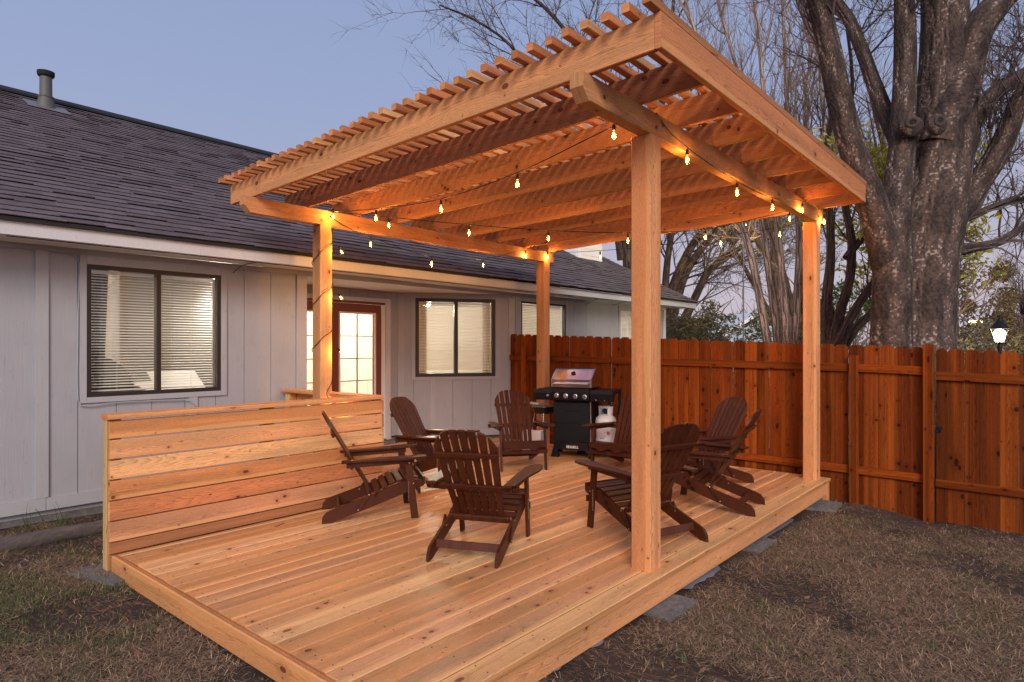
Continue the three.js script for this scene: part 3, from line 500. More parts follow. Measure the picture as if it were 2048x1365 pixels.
for (const [a, b] of [[0.62, 0.688], [2.374, 2.44]]) addTo(house, 'door_jamb', fDoor, [a, b, -0.002, 0.10, SB, 2.053], M.white); addTo(house, 'door_jamb', fDoor, [0.62, 2.44, -0.002, 0.10, 2.0545, 2.085], M.redDoor); addTo(house, 'door_threshold', fDoor, [0.62, 2.44, -0.03, 0.12, 0.031, 0.056], M.metalGrey);
// eaves
part(house, 'soffit', box(-6.4, 9.95, 4.222, HV - 0.024, 2.300, 2.312), M.soffit); part(house, 'soffit', (() => { const P = [], z = 2.262, pts = [[0.452, 4.652], [4.2, 4.652], [2.70, 5.70], [0.452, 5.70]], t = [[0, 1, 2], [0, 2, 3]]; for (const zz of [z, z + 0.02]) for (const k of t) for (const i of k) { const q = W(pts[i][0], pts[i][1], zz); P.push(q.x, q.y, q.z); } return fromTris(P); })(), M.soffit);
part(house, 'header_beam', box(0.455, 4.2, HV - 0.02, HV + 0.0, 2.245, 2.299), M.trim);
part(house, 'fascia_board', box(-6.4, 9.95, 4.180, 4.2215, 2.291, 2.398), M.fascia); part(house, 'drip_edge', box(-6.4, 9.95, 4.168, 4.20, 2.3985, 2.432), M.drip);
for (const [a, b] of [[3.1, 4.35], [4.75, 6.7]]) part(house, 'gutter_strip', box(a, b, 4.150, 4.1675, 2.392, 2.420), M.white);
// roof
const roof = new THREE.Group(); roof.name = 'roof'; house.add(roof);
const PITCH = 0.5, VE = 4.15, VR = 9.48, rzf = v => 2.426 + PITCH * (v - VE), CS = 1 / Math.hypot(1, PITCH);
{
  const slab = (v0, z0, v1, z1) => { const P = [], q = [[-6.4, v0, z0], [9.97, v0, z0], [9.97, v1, z1], [-6.4, v1, z1]], c = q.map(([u, v, z]) => W(u, v, z)), d = q.map(([u, v, z]) => W(u, v, z - 0.03)); const f = (a, b, e, g) => { for (const x of [a, b, e, a, e, g]) P.push(x.x, x.y, x.z); }; f(c[0], c[1], c[2], c[3]); f(d[3], d[2], d[1], d[0]); for (let i = 0; i < 4; i++) f(c[i], d[i], d[(i + 1) % 4], c[(i + 1) % 4]); return fromTris(P); };
  part(roof, 'roof_deck', slab(VE, rzf(VE), VR, rzf(VR)), M.roofDeck); part(roof, 'roof_deck', slab(2 * VR - VE, rzf(VE), VR, rzf(VR) - 0.001), M.roofDeck);
  // laminated shingles: the ones that show largest are separate pieces, the others one mass
  const list = [], expo = 0.142, rows = Math.floor((VR - VE) / CS / expo) + 1; const eye = camera.position;
  for (let r = 0; r < rows; r++) {
    let u = -4.2 - rr(0, 0.3); const s0 = r * expo;
    while (u < 9.98) { const w = rr(0.14, 0.36), e = Math.min(u + w, 9.985); list.push([u, e - 0.002, s0, r]); u += w; if (r > 30 && u > 6) break; }
  }
  const geo = ([u0, u1, s, r]) => {
    const th = pick([0.009, 0.010, 0.012, 0.018]), drop = pick([0, 0, 0.004, 0.008]), a = s - drop, b = s + 0.165, v0 = VE - 0.012 + a * CS, v1 = Math.min(VR, VE - 0.012 + b * CS), P = [], UV = [];
    const at = (u, v, h) => W(u, v, rzf(v) + h), lo = 0.006, A = at(u0, v0, lo + th), B = at(u1, v0, lo + th), C = at(u1, v1, 0.002), D = at(u0, v1, 0.002), a1 = at(u0, v0, lo + th - 0.004), b1 = at(u1, v0, lo + th - 0.004), a2 = at(u0, v0 + 0.03, 0.001), b2 = at(u1, v0 + 0.03, 0.001), f = (p, q, x, y) => { for (const e of [p, q, x, p, x, y]) { P.push(e.x, e.y, e.z); UV.push(e.x * 1.3, -e.z * 1.5); } };
    f(A, B, C, D); f(a1, b1, B, A); f(a2, b2, b1, a1); f(a1, A, D, a2); f(B, b1, b2, C);   // the butt edge lifts off the course below
    const k = pick([0.80, 0.9, 1.0, 1.04, 1.12]); return fromTris(P, UV, [k * rr(0.98, 1.05), k, k * rr(0.97, 1.03)]);
  };
  const c = new THREE.Vector3(), ndc = new THREE.Vector3(); camera.updateMatrixWorld(true); camera.matrixWorldInverse.copy(camera.matrixWorld).invert();
  const size = e => { const v = VE + e[2] * CS; c.copy(W((e[0] + e[1]) / 2, v, rzf(v))); const d = c.distanceTo(eye); ndc.copy(c).project(camera); return (Math.abs(ndc.x) < 1.05 && Math.abs(ndc.y) < 1.05 ? 1 : 0) * (e[1] - e[0]) / (d * d); };
  list.sort((p, q) => size(q) - size(p));
  list.slice(0, 295).forEach(e => part(roof, 'shingle', geo(e), M.shingle));
  part(roof, 'other_shingles', mg(list.slice(295).map(geo)), M.shingle, 'stuff');
  { const P = []; const prof = [[-0.17, -0.075], [-0.16, -0.045], [0, 0.045], [0.16, -0.045], [0.17, -0.075]]; for (let i = 0; i < 4; i++) { const [a, b] = prof[i], [d, e] = prof[i + 1], q = [W(-6.4, VR + a, rzf(VR) + b + 0.02), W(9.98, VR + a, rzf(VR) + b + 0.02), W(9.98, VR + d, rzf(VR) + e + 0.02), W(-6.4, VR + d, rzf(VR) + e + 0.02)]; for (const k of [0, 1, 2, 0, 2, 3]) P.push(q[k].x, q[k].y, q[k].z); } part(roof, 'ridge_cap', fromTris(P), M.ridge); }
  // gable end and rake
  { const sh = new THREE.Shape(); sh.moveTo(4.6, 2.42); sh.lineTo(14.36, 2.42); sh.lineTo(VR, rzf(VR) - 0.06); sh.closePath(); const g = new THREE.ExtrudeGeometry(sh, { depth: 0.1, bevelEnabled: false }); g.rotateY(Math.PI / 2); g.translate(9.26, 0, 0); part(house, 'gable_wall', g, M.siding); const k = g.clone(); const h = new THREE.ExtrudeGeometry(sh, { depth: 0.1, bevelEnabled: false }); h.rotateY(Math.PI / 2); h.translate(-6.11, 0, 0); part(house, 'gable_wall', h, M.siding); }
  // chimney chase with lap siding
  const ch = [8.12, 9.1, 6.12, 6.75]; part(roof, 'chimney', box(ch[0], ch[1], ch[2], ch[3], 3.1, 4.55), M.white);
  for (let z = 3.2; z < 4.5; z += 0.15) { part(roof, 'chimney_board', box(ch[0] - 0.012, ch[0] - 0.001, ch[2] + 0.05, ch[3] - 0.001, z, z + 0.143), M.white); part(roof, 'chimney_board', box(ch[0] + 0.12, ch[1] - 0.001, ch[2] - 0.012, ch[2] - 0.001, z, z + 0.143), M.white); }
  // flue pipe
  const vp = new THREE.Group(); vp.name = 'vent_pipe'; roof.add(vp); const base = W(-1.01, 8.93, rzf(8.93)), prof = (l, n, m) => { const g = new THREE.LatheGeometry(l.map(([r, y]) => new THREE.Vector2(r, y)), 28); g.translate(base.x, base.y, base.z); part(vp, n, g, m); };
  prof([[0.118, -0.08], [0.115, 0.0], [0.086, 0.13], [0.10, 0.135], [0.10, 0.148], [0.076, 0.155], [0.074, 0.46]], 'pipe', std([0.10, 0.093, 0.085], 0.6)); prof([[0.074, 0.42], [0.085, 0.425], [0.10, 0.44], [0.103, 0.447], [0.096, 0.45], [0.106, 0.463], [0.097, 0.466], [0.107, 0.48], [0.098, 0.484], [0.107, 0.498], [0.06, 0.515], [0, 0.518]], 'pipe_cap', M.ridge);
  { const g = box(-0.25, 0.25, -0.2, 0.2, 0, 0.004); g.rotateX(Math.atan(PITCH)); g.translate(-1.01, rzf(8.86) + 0.022, -8.86); part(vp, 'flashing', g, M.metalGrey); }
}
// cables clipped to the siding
const cab = (n, pts, r = 0.0045, m = M.cable) => part(house, n, tube(pts.map(([u, v, z]) => W(u, v, z)), r), m);
cab('cable', [[-2.0, HV - 0.012, 2.245], [-1.86, HV - 0.018, 2.235], [-1.812, HV - 0.014, 2.2], [-1.81, HV - 0.01, 1.7], [-1.812, HV - 0.01, 1.0], [-1.80, HV - 0.02, 0.91], [-1.5, HV - 0.026, 0.915], [-1.0, HV - 0.026, 0.905], [-0.86, HV - 0.03, 0.89], [-0.80, HV - 0.03, 0.80], [-0.79, HV - 0.03, 0.6]], 0.005, M.trim);
cab('cable', [[-2.4, 4.235, 2.285], [-0.5, 4.24, 2.287], [0.6, 4.24, 2.284], [2.2, 4.24, 2.286], [3.6, 4.238, 2.28], [5.2, 4.24, 2.287]], 0.004);
cab('cable', [[-0.42, HV - 0.03, 2.20], [-0.40, 4.45, 2.27], [-0.36, 4.24, 2.287]], 0.004); cab('cable', [[6.0, 4.24, 2.286], [6.15, 4.4, 2.27], [6.2, HV - 0.03, 2.21]], 0.004); cab('cable', [[7.0, 4.24, 2.286], [7.1, 4.4, 2.28], [7.12, HV - 0.02, 2.24]], 0.004);

// ---------------------------------------------------------------- adirondack chairs
const CT = [0.108, 0.046, 0.032];
function woodify(g, map, tint) { const p = g.attributes.position, uv = g.attributes.uv, row = Math.floor(rnd() * ROWS), x0 = rnd(), c = new Float32Array(p.count * 3); for (let i = 0; i < p.count; i++) { const [a, t] = map(p.getX(i), p.getY(i), p.getZ(i)); uv.setXY(i, a / BL + x0, (row + 0.05 + 0.9 * clamp(t)) / ROWS); c.set(tint, i * 3); } g.setAttribute('color', new THREE.BufferAttribute(c, 3)); return g; }
function flat(pts, depth, bev = 0.002) { const sh = new THREE.Shape(pts.map(([x, y]) => new THREE.Vector2(x, y))); const g = new THREE.ExtrudeGeometry(sh, { depth: depth - 2 * bev, bevelEnabled: true, bevelThickness: bev, bevelSize: bev, bevelOffset: -bev, bevelSegments: 1 }); g.translate(0, 0, bev - depth / 2); return g; }
function stick(L, h, w) { const g = flat([[0, -h / 2], [L, -h / 2], [L, h / 2], [0, h / 2]], w); return woodify(g, (x, y, z) => [x, Math.abs(y) / h + 0.5 + z], shade(CT, 0.12)); }
function makeChair() {
  const t = new THREE.Group(); const add = (n, g) => piece(t, n, g, M.chair), tone = () => shade(CT, 0.14);
  const rail = [[-0.028, 0], [0.036, 0], [0.364, 0.109], [0.80, 0.265], [0.778, 0.312], [0.70, 0.316], [0.60, 0.300], [0.50, 0.262], [0.40, 0.218], [0.30, 0.188], [0.20, 0.155], [0.06, 0.110], [0.008, 0.088], [-0.022, 0.05]];
  for (const s of [-1, 1]) {
    const g = woodify(flat(rail, 0.022), (x, y) => [x, y * 3 - x], tone()); g.translate(0, 0, s * 0.238); add('side_rail', g);
    const leg = woodify(flat([[0.688, 0.001], [0.748, 0.001], [0.692, 0.484], [0.632, 0.484]], 0.022), (x, y) => [y, (x - 0.6) * 5], tone()); leg.translate(0, 0, s * 0.262); add('leg', leg);
    const arm = [[0.125, 0.24], [0.125, 0.315], [0.30, 0.322], [0.48, 0.345], [0.62, 0.370], [0.72, 0.374], [0.79, 0.362], [0.815, 0.335], [0.81, 0.29], [0.78, 0.262], [0.70, 0.243], [0.45, 0.236]].map(([x, z]) => [x, z]);
    const a = woodify(flat(arm, 0.019, 0.004), (x, y) => [x, (y - 0.23) * 6], tone()); a.rotateX(Math.PI / 2); if (s < 0) { a.scale(1, 1, -1); const ix = a.attributes.position, nn = a.attributes.normal; for (let i = 0; i < ix.count; i += 3) for (const at of [ix, nn, a.attributes.uv, a.attributes.color]) { const k = at.itemSize; for (let q = 0; q < k; q++) { const e = at.array[(i + 1) * k + q]; at.array[(i + 1) * k + q] = at.array[(i + 2) * k + q]; at.array[(i + 2) * k + q] = e; } } } a.rotateZ(0.035); a.translate(0, 0.489, 0); add('arm', a);
    const sup = stick(0.545, 0.042, 0.018); sup.rotateZ(0.035); sup.translate(0.165, 0.4655, s * 0.284); add('arm_support', sup);
    const lk = stick(0.16, 0.03, 0.012); lk.translate(-0.008, 0, 0); lk.rotateZ(Math.atan2(0.119, 0.085)); lk.translate(0.258, 0.094, s * 0.2565); add('link', lk);
    const ch = []; for (let k = 0; k < 9; k++) { const e = new THREE.TorusGeometry(0.007, 0.0016, 4, 8); e.scale(0.6, 1, 1); if (k % 2) e.rotateY(Math.PI / 2); e.translate(0.664, 0.30 - k * 0.0185, s * 0.279); ch.push(e); } piece(t, 'chain', mg(ch), M.brass);
  }
  // back: seven fanned slats with a round top
  const A = new THREE.Vector3(-0.384, 0.651, 0).normalize(), LB = 0.758, m4 = new THREE.Matrix4().makeBasis(new THREE.Vector3(0, 0, 1), A, new THREE.Vector3().crossVectors(new THREE.Vector3(0, 0, 1), A)).setPosition(0.362, 0.226, 0);
  const top = b => LB - 0.4 * b * b - 26 * Math.max(0, Math.abs(b) - 0.06) ** 3;
  for (let k = -3; k <= 3; k++) {
    const w0 = 0.0205, w1 = 0.0262, c0 = k * 0.0535, c1 = k * 0.0665, P = [[c0 - w0, 0], [c0 + w0, 0]]; const at = (b, y) => b; for (let i = 0; i <= 4; i++) { const b = c1 + w1 - i * w1 / 2; P.push([b, top(b)]); }
    const g = woodify(flat(P, 0.015), (x, y) => [y, (x - c0) * 8 + 0.5], tone()); g.applyMatrix4(m4); add('back_slat', g);
  }
  const bar = (x, y, half, h, w, rot, n) => { const g = stick(half * 2, h, w); g.translate(-half, 0, 0); g.rotateY(Math.PI / 2); g.rotateZ(rot); g.translate(x, y, 0); add(n, g); }, tilt = Math.atan2(0.384, 0.651);
  const on = (s, off) => [0.362 + A.x * s - off * A.y, 0.226 + A.y * s + off * A.x];
  let q = on(0.565, 0.019); bar(q[0], q[1], 0.228, 0.036, 0.02, tilt, 'back_rail'); q = on(0.285, 0.021); bar(q[0], q[1], 0.335, 0.042, 0.024, tilt, 'back_rail'); q = on(-0.008, 0.019); bar(q[0], q[1], 0.226, 0.045, 0.02, tilt, 'back_rail');
  bar(0.10, 0.088, 0.226, 0.055, 0.018, -0.25, 'stretcher'); bar(0.756, 0.222, 0.27, 0.048, 0.018, 0.0, 'front_rail');
  // seat
  const seat = [[0.415, 0.234], [0.475, 0.263], [0.535, 0.291], [0.597, 0.312], [0.660, 0.326], [0.724, 0.329]];
  seat.forEach(([x, y], i) => { const a = seat[Math.max(0, i - 1)], b = seat[Math.min(5, i + 1)], g = stick(0.49, 0.014, 0.050); g.translate(-0.245, 0, 0); g.rotateY(Math.PI / 2); g.rotateZ(Math.atan2(b[1] - a[1], b[0] - a[0])); g.translate(x, y, 0); add('seat_slat', g); });
  { const P = []; for (let i = 0; i <= 24; i++) { const z = -0.25 + i * 0.5 / 24; P.push([z, 0.272 + 0.016 * Math.cos(Math.abs(z) < 0.2 ? z / 0.2 * Math.PI * 2 : 0) * (Math.abs(z) < 0.2 ? 1 : 1) - 0.016]); } P.push([0.25, 0.335], [-0.25, 0.335]); const g = woodify(flat(P, 0.018, 0.003), (x, y) => [x, (y - 0.25) * 9], tone()); g.rotateY(Math.PI / 2); g.translate(0.797, 0.002, 0); add('seat_apron', g); }
  const bo = []; for (const s of [-1, 1]) for (const [x, y, z] of [[0.345, 0.213, 0.2635], [0.258, 0.096, 0.2635], [0.668, 0.465, 0.2975], [0.185, 0.466, 0.2975], [0.705, 0.29, 0.2755], [0.29, 0.16, 0.2265]]) { const g = new THREE.SphereGeometry(0.0065, 8, 6); g.scale(1, 1, 0.5); g.translate(x, y, s * z); bo.push(g); } piece(t, 'bolts', mg(bo), M.brass, 'stuff');
  return t;
}
M.chairs = [[1, 1, 1], [0.82, 0.8, 0.8], [1.18, 1.1, 1.05], [0.95, 1.02, 1.1]].map((k, i) => { const m = M.chair.clone(); m.color.setRGB(...k); m.roughness = 0.36 + 0.05 * i; return m; });
const chair0 = makeChair(); let firstChair = true;
for (const [u, v, a, label] of [
  [-0.549, 2.741, -0.584, 'brown slatted adirondack chair seen from the side, backed by the plank screen'],
  [0.883, 3.50, -1.321, 'brown adirondack chair standing in front of the angled house wall'],
  [2.521, 3.291, -2.237, 'brown adirondack chair facing the viewer beside the gas grill'],
  [3.35, 1.93, 3.20, 'brown adirondack chair half hidden by the near pergola post, by the propane tank'],
  [-0.645, 1.023, 0.431, 'brown adirondack chair with its back to the viewer at the centre of the deck'],
  [0.63, 0.094, 1.237, 'brown adirondack chair right behind the near pergola post, back turned'],
  [2.01, 0.042, 1.741, 'brown adirondack chair in profile with its rear feet near the deck edge'],
  [3.222, 0.703, 2.679, 'brown adirondack chair standing closest to the picket fence'],
]) {
  const c = firstChair ? chair0 : chair0.clone(); firstChair = false; c.name = numbered('adirondack_chair'); c.position.copy(W(u, v, 0.0015)); c.rotation.y = a;
  const wear = M.chairs[Math.round(Math.abs(u * 7 + v * 3)) % 4]; c.traverse(m => { if (m.material === M.chair) m.material = wear; }); c.userData = { label, category: 'chair', group: 'adirondack chairs in a ring on the deck' }; scene.add(c);
}

// ---------------------------------------------------------------- gas grill (x to the viewer's right, z towards the front)
const grill = thing('gas_grill', 'black gas grill with polished steel lid standing against the fence', 'grill', [3.13, 2.80, 0.0015], undefined, -1.269);
{
  const add = (n, g, m) => piece(grill, n, g, m), L = (...a) => lbox(...a);
  const px = (n, pts, x0, x1, m, bev = 0.004) => { const g = flat(pts, x1 - x0, bev); g.rotateY(-Math.PI / 2); g.translate((x0 + x1) / 2, 0, 0); return add(n, g, m); }; // pts = (z, y)
  add('cabinet', L(-0.245, 0.245, 0.13, 0.705, -0.44, -0.012), M.black); add('cabinet_door', L(-0.24, 0.24, 0.21, 0.665, -0.011, 0.0), M.black); add('door_groove', L(-0.12, 0.12, 0.600, 0.606, 0.0005, 0.004), M.blackGloss); add('door_groove', L(-0.235, 0.235, 0.44, 0.443, 0.0005, 0.003), M.blackGloss);
  px('control_panel', [[-0.10, 0.885], [0.022, 0.885], [0.045, 0.845], [0.030, 0.745], [-0.02, 0.715], [-0.10, 0.715]], -0.245, 0.245, M.black);
  px('side_shelf', [[-0.44, 0.875], [0.02, 0.875], [0.038, 0.83], [0.012, 0.735], [-0.04, 0.73], [-0.10, 0.82], [-0.44, 0.845]], -0.50, -0.250, M.black); px('side_shelf', [[-0.44, 0.875], [0.02, 0.875], [0.038, 0.83], [0.012, 0.735], [-0.04, 0.73], [-0.10, 0.82], [-0.44, 0.845]], 0.250, 0.55, M.black);
  px('firebox', [[-0.46, 0.71], [-0.03, 0.71], [-0.03, 0.90], [-0.46, 0.90]], -0.243, 0.243, M.black);
  px('lid', [[-0.455, 0.905], [0.0, 0.905], [0.006, 1.005], [-0.03, 1.03], [-0.155, 1.118], [-0.21, 1.135], [-0.38, 1.138], [-0.43, 1.10], [-0.46, 1.0]], -0.256, 0.256, M.chrome, 0.006);
  px('lid_end', [[-0.457, 0.902], [0.010, 0.902], [0.016, 1.008], [-0.026, 1.036], [-0.155, 1.125], [-0.21, 1.142], [-0.385, 1.145], [-0.437, 1.105], [-0.467, 1.0]], -0.270, -0.257, M.steel, 0.003); px('lid_end', [[-0.457, 0.902], [0.010, 0.902], [0.016, 1.008], [-0.026, 1.036], [-0.155, 1.125], [-0.21, 1.142], [-0.385, 1.145], [-0.437, 1.105], [-0.467, 1.0]], 0.257, 0.270, M.steel, 0.003);
  add('lid_handle', (() => { const g = [new THREE.CylinderGeometry(0.011, 0.011, 0.46, 12)]; g[0].rotateZ(Math.PI / 2); g[0].translate(0, 0.955, 0.055); for (const s of [-1, 1]) { const h = new THREE.CylinderGeometry(0.009, 0.011, 0.05, 10); h.rotateX(Math.PI / 2); h.translate(s * 0.19, 0.955, 0.032); g.push(h); } return mg(g); })(), M.steel);
  add('thermometer', (() => { const a = new THREE.CylinderGeometry(0.03, 0.03, 0.012, 20); a.rotateX(0.95); a.translate(0, 1.082, -0.088); return a; })(), M.blackGloss);
  for (const [x, y, r] of [[-0.185, 0.80, 0.031], [-0.06, 0.797, 0.031], [0.065, 0.794, 0.031], [0.19, 0.791, 0.031], [-0.31, 0.795, 0.014]]) {
    const g = [new THREE.CylinderGeometry(r, r * 1.12, 0.012, 20), new THREE.CylinderGeometry(r * 0.78, r * 0.82, 0.03, 18), new THREE.BoxGeometry(r * 0.4, 0.036, r * 1.5)]; g[1].translate(0, 0.018, 0); g[2].translate(0, 0.022, 0); const k = mg(g); k.rotateX(Math.PI / 2); k.translate(x, y, x < -0.25 ? 0.034 : 0.046); add('knob', k, M.chrome);
  }
  for (const [x, y] of [[0.33, 0.752], [0.44, 0.752]]) { const g = new THREE.SphereGeometry(0.009, 10, 8); g.translate(x, y, 0.017); add('screw', g, M.steel); }
  // plate at the foot with the maker's lettering
  { const g = flat([[-0.175, 0.10], [0.225, 0.10], [0.225, 0.205], [-0.145, 0.205]], 0.012, 0.002); g.translate(0, 0, 0.008); add('badge_plate', g, M.blackGloss); }
  const font = await new FontLoader().loadAsync('fonts/droid/droid_sans_bold.typeface.json');
  { const g = new TextGeometry('NEXGRILL', { font, size: 0.033, depth: 0.002, curveSegments: 3, bevelEnabled: false }); g.computeBoundingBox(); const w = g.boundingBox.max.x; g.scale(0.165 / w, 1, 1); g.translate(-0.065, 0.125, 0.0145); add('lettering', g, std([0.85, 0.85, 0.85], 0.5)); const f = new THREE.ConeGeometry(0.006, 0.012, 8); f.translate(0.046, 0.169, 0.0155); add('flame_mark', f, std([0.65, 0.03, 0.02], 0.5)); }
  for (const [x, z] of [[-0.225, -0.03], [0.02, -0.38]]) { const g = flat([[-0.055, 0], [0.055, 0], [0.03, 0.13], [-0.02, 0.13]], 0.07, 0.004); g.translate(x, 0, z); add('foot', g, M.black); }
  for (const [x, z] of [[0.262, 0.02], [-0.275, -0.40]]) { const w = new THREE.Group(); w.name = 'wheel'; grill.add(w); const ty = new THREE.TorusGeometry(0.062, 0.018, 10, 26); ty.rotateY(Math.PI / 2); ty.translate(x, 0.08, z); piece(w, 'tyre', ty, M.rubber); const sp = []; for (let k = 0; k < 6; k++) { const b = new THREE.BoxGeometry(0.018, 0.055, 0.010); b.translate(0, 0.028, 0); b.rotateX(k * Math.PI / 3); b.translate(x, 0.08, z); sp.push(b); } const h = new THREE.CylinderGeometry(0.016, 0.016, 0.03, 12); h.rotateZ(Math.PI / 2); h.translate(x, 0.08, z); sp.push(h); piece(w, 'hub', mg(sp), M.black); }
  add('base_shelf', L(-0.25, 0.56, 0.105, 0.128, -0.44, -0.02), M.black); add('side_post', L(0.515, 0.545, 0.129, 0.842, -0.43, -0.39), M.black); add('side_post', L(0.247, 0.256, 0.129, 0.72, -0.04, -0.012), M.steel);
  add('gas_hose', tube([[0.40, 0.60, -0.26], [0.46, 0.66, -0.24], [0.56, 0.66, -0.2], [0.60, 0.60, -0.2], [0.57, 0.53, -0.24], [0.48, 0.62, -0.3], [0.40, 0.72, -0.3]].map(p => new THREE.Vector3(...p)), 0.007), M.rubber);
  const tank = thing('propane_tank', 'white propane tank with printed label under the grill side shelf', 'gas tank', [0, 0, 0]);
  const at = new THREE.Vector3(0.395, 0.130, -0.22).applyEuler(grill.rotation).add(grill.position); tank.position.copy(at); tank.rotation.y = grill.rotation.y; tank.scale.setScalar(1.12);
  const wm = std([0.72, 0.70, 0.68], 0.4); const lathe = (l, n, m) => piece(tank, n, new THREE.LatheGeometry(l.map(([r, y]) => new THREE.Vector2(r, y)), 32), m);
  lathe([[0.0, 0.02], [0.09, 0.022], [0.118, 0.05], [0.122, 0.09], [0.122, 0.30], [0.112, 0.34], [0.07, 0.375], [0.02, 0.385], [0, 0.386]], 'cylinder', wm); lathe([[0.085, 0.001], [0.09, 0.001], [0.094, 0.03], [0.088, 0.03], [0.085, 0.001]], 'foot_ring', wm);
  { const g = new THREE.CylinderGeometry(0.085, 0.08, 0.105, 28, 1, true, 0.5, 5.2); g.translate(0, 0.415, 0); piece(tank, 'collar', g, std([0.72, 0.70, 0.68], 0.4, { side: THREE.DoubleSide })); } { const g = new THREE.TorusGeometry(0.083, 0.006, 6, 28); g.rotateX(Math.PI / 2); g.translate(0, 0.468, 0); piece(tank, 'collar_rim', g, wm); }
  { const a = new THREE.CylinderGeometry(0.018, 0.022, 0.06, 12); a.translate(0, 0.41, 0); const b = new THREE.CylinderGeometry(0.026, 0.026, 0.022, 12); b.rotateX(Math.PI / 2); b.translate(0, 0.425, 0.05); piece(tank, 'valve', mg([a, b]), M.black); }
  const cv = document.createElement('canvas'); cv.width = 256; cv.height = 256; const cx = cv.getContext('2d'); cx.fillStyle = '#e9e4df'; cx.fillRect(0, 0, 256, 256); cx.fillStyle = '#b3433c'; cx.fillRect(0, 0, 26, 256); cx.fillRect(150, 14, 90, 16); cx.fillStyle = '#6a6470'; for (let i = 0; i < 15; i++) cx.fillRect(40, 44 + i * 13, 100 + (i * 37) % 90, 4); cx.fillStyle = '#c06a62'; cx.fillRect(190, 120, 40, 60); cx.fillStyle = '#33303a'; cx.fillRect(90, 236, 60, 10);
  const tx = new THREE.CanvasTexture(cv); tx.colorSpace = THREE.SRGBColorSpace; const lb = new THREE.CylinderGeometry(0.1228, 0.1228, 0.17, 24, 1, true, -0.9, 1.7); lb.translate(0, 0.19, 0); piece(tank, 'label', lb, std([1, 1, 1], 0.5, { map: tx }));
}
// small charcoal grill and boxes behind it
{
  const o = thing('charcoal_grill', 'small black charcoal grill on thin metal legs behind the gas grill', 'grill', [3.40, 3.45, 0.0015]);
  const bowl = new THREE.LatheGeometry([[0.0, 0.50], [0.10, 0.505], [0.15, 0.53], [0.172, 0.60], [0.178, 0.605], [0.17, 0.61], [0.15, 0.61]].map(([r, y]) => new THREE.Vector2(r, y)), 28); piece(o, 'bowl', bowl, M.blackGloss); const rim = new THREE.TorusGeometry(0.174, 0.004, 6, 30); rim.rotateX(Math.PI / 2); rim.translate(0, 0.607, 0); piece(o, 'rim', rim, M.steel);
  const gr = []; for (let k = -5; k <= 5; k++) { const b = new THREE.CylinderGeometry(0.002, 0.002, 2 * Math.sqrt(0.17 ** 2 - (k * 0.03) ** 2), 5); b.rotateX(Math.PI / 2); b.translate(k * 0.03, 0.612, 0); gr.push(b); } piece(o, 'grate', mg(gr), M.steel);
  for (const [x, z] of [[-0.17, 0.12], [0.19, 0.16], [-0.1, -0.18], [0.14, -0.16]]) piece(o, 'leg', tube([new THREE.Vector3(x * 0.6, 0.53, z * 0.6), new THREE.Vector3(x, 0.006, z)], 0.007), M.steel);
  const sh = lbox(-0.30, -0.17, 0.655, 0.672, -0.1, 0.12); const c = new Float32Array(sh.attributes.position.count * 3).fill(0.5); sh.setAttribute('color', new THREE.BufferAttribute(c, 3)); piece(o, 'side_tray', sh, M.greyWood); piece(o, 'tray_bracket', mg([lbox(-0.26, -0.25, 0.60, 0.654, 0.0, 0.01), lbox(-0.26, -0.13, 0.598, 0.606, 0.0, 0.01)]), M.steel);
  const b = thing('white_box', 'small white box standing on the deck by the fence corner', 'box', [3.12, 3.42, 0.0015], undefined, 0.3); piece(b, 'carton', lbox(-0.05, 0.05, 0, 0.30, -0.13, 0.13), M.white); piece(b, 'flap', lbox(-0.045, 0.045, 0.3005, 0.304, -0.12, 0.0), M.white);
}

// ---------------------------------------------------------------- string lights
const bulbGlass = std([1.0, 0.93, 0.80], 0.03, { transmission: 1, thickness: 0, ior: 1.3 });
const filMat = std([1, 0.8, 0.5], 0.5, { emissive: new THREE.Color().setRGB(1.0, 0.50, 0.11), emissiveIntensity: 5 });
const WARM = new THREE.Color().setRGB(1.0, 0.48, 0.13), BULB = 0.25;
const bulbGeo = new THREE.LatheGeometry([[0.0085, 0.030], [0.010, 0.022], [0.020, 0.006], [0.0245, -0.012], [0.0225, -0.030], [0.013, -0.044], [0.0, -0.049]].map(([r, y]) => new THREE.Vector2(r, y)), 18);
const sockGeo = new THREE.LatheGeometry([[0, 0.078], [0.006, 0.077], [0.012, 0.066], [0.0135, 0.03], [0.011, 0.026], [0, 0.026]].map(([r, y]) => new THREE.Vector2(r, y)), 12);
const filGeo = mg([-1, 1].map(k => { const g = new THREE.CapsuleGeometry(0.0042, 0.036, 4, 8); g.rotateZ(k * 0.12); g.translate(k * 0.0045, -0.008, 0.002 * k); return g; }));
function strand(label, cablePts, bulbs) {
  const b0 = cablePts[0], o = thing('string_light', label, 'string lights', b0, 'warm bulb strands strung round the pergola');
  part(o, 'cable', tube(cablePts.map(p => W(...p)), 0.0038, 6), M.cable);
  for (const [u, v, z, tx = 0, tz = 0] of bulbs) {
    const p = W(u, v, z).sub(o.position), rot = new THREE.Euler(tx, 0, tz);
    const s = piece(o, 'socket', sockGeo, M.cable); s.scale.setScalar(0.85); s.position.copy(p); s.rotation.copy(rot);
    const bb = piece(o, 'bulb', bulbGeo, bulbGlass); bb.scale.setScalar(0.9); bb.position.copy(p); bb.rotation.copy(rot); const f = piece(bb, 'filament', filGeo, filMat); f.castShadow = false;
    const l = new THREE.PointLight(WARM, BULB); l.position.set(0, -0.008, 0); l.castShadow = true; l.shadow.radius = 1; bb.add(l);
  }
}
const hang = 0.078, cab4 = (pts) => pts;
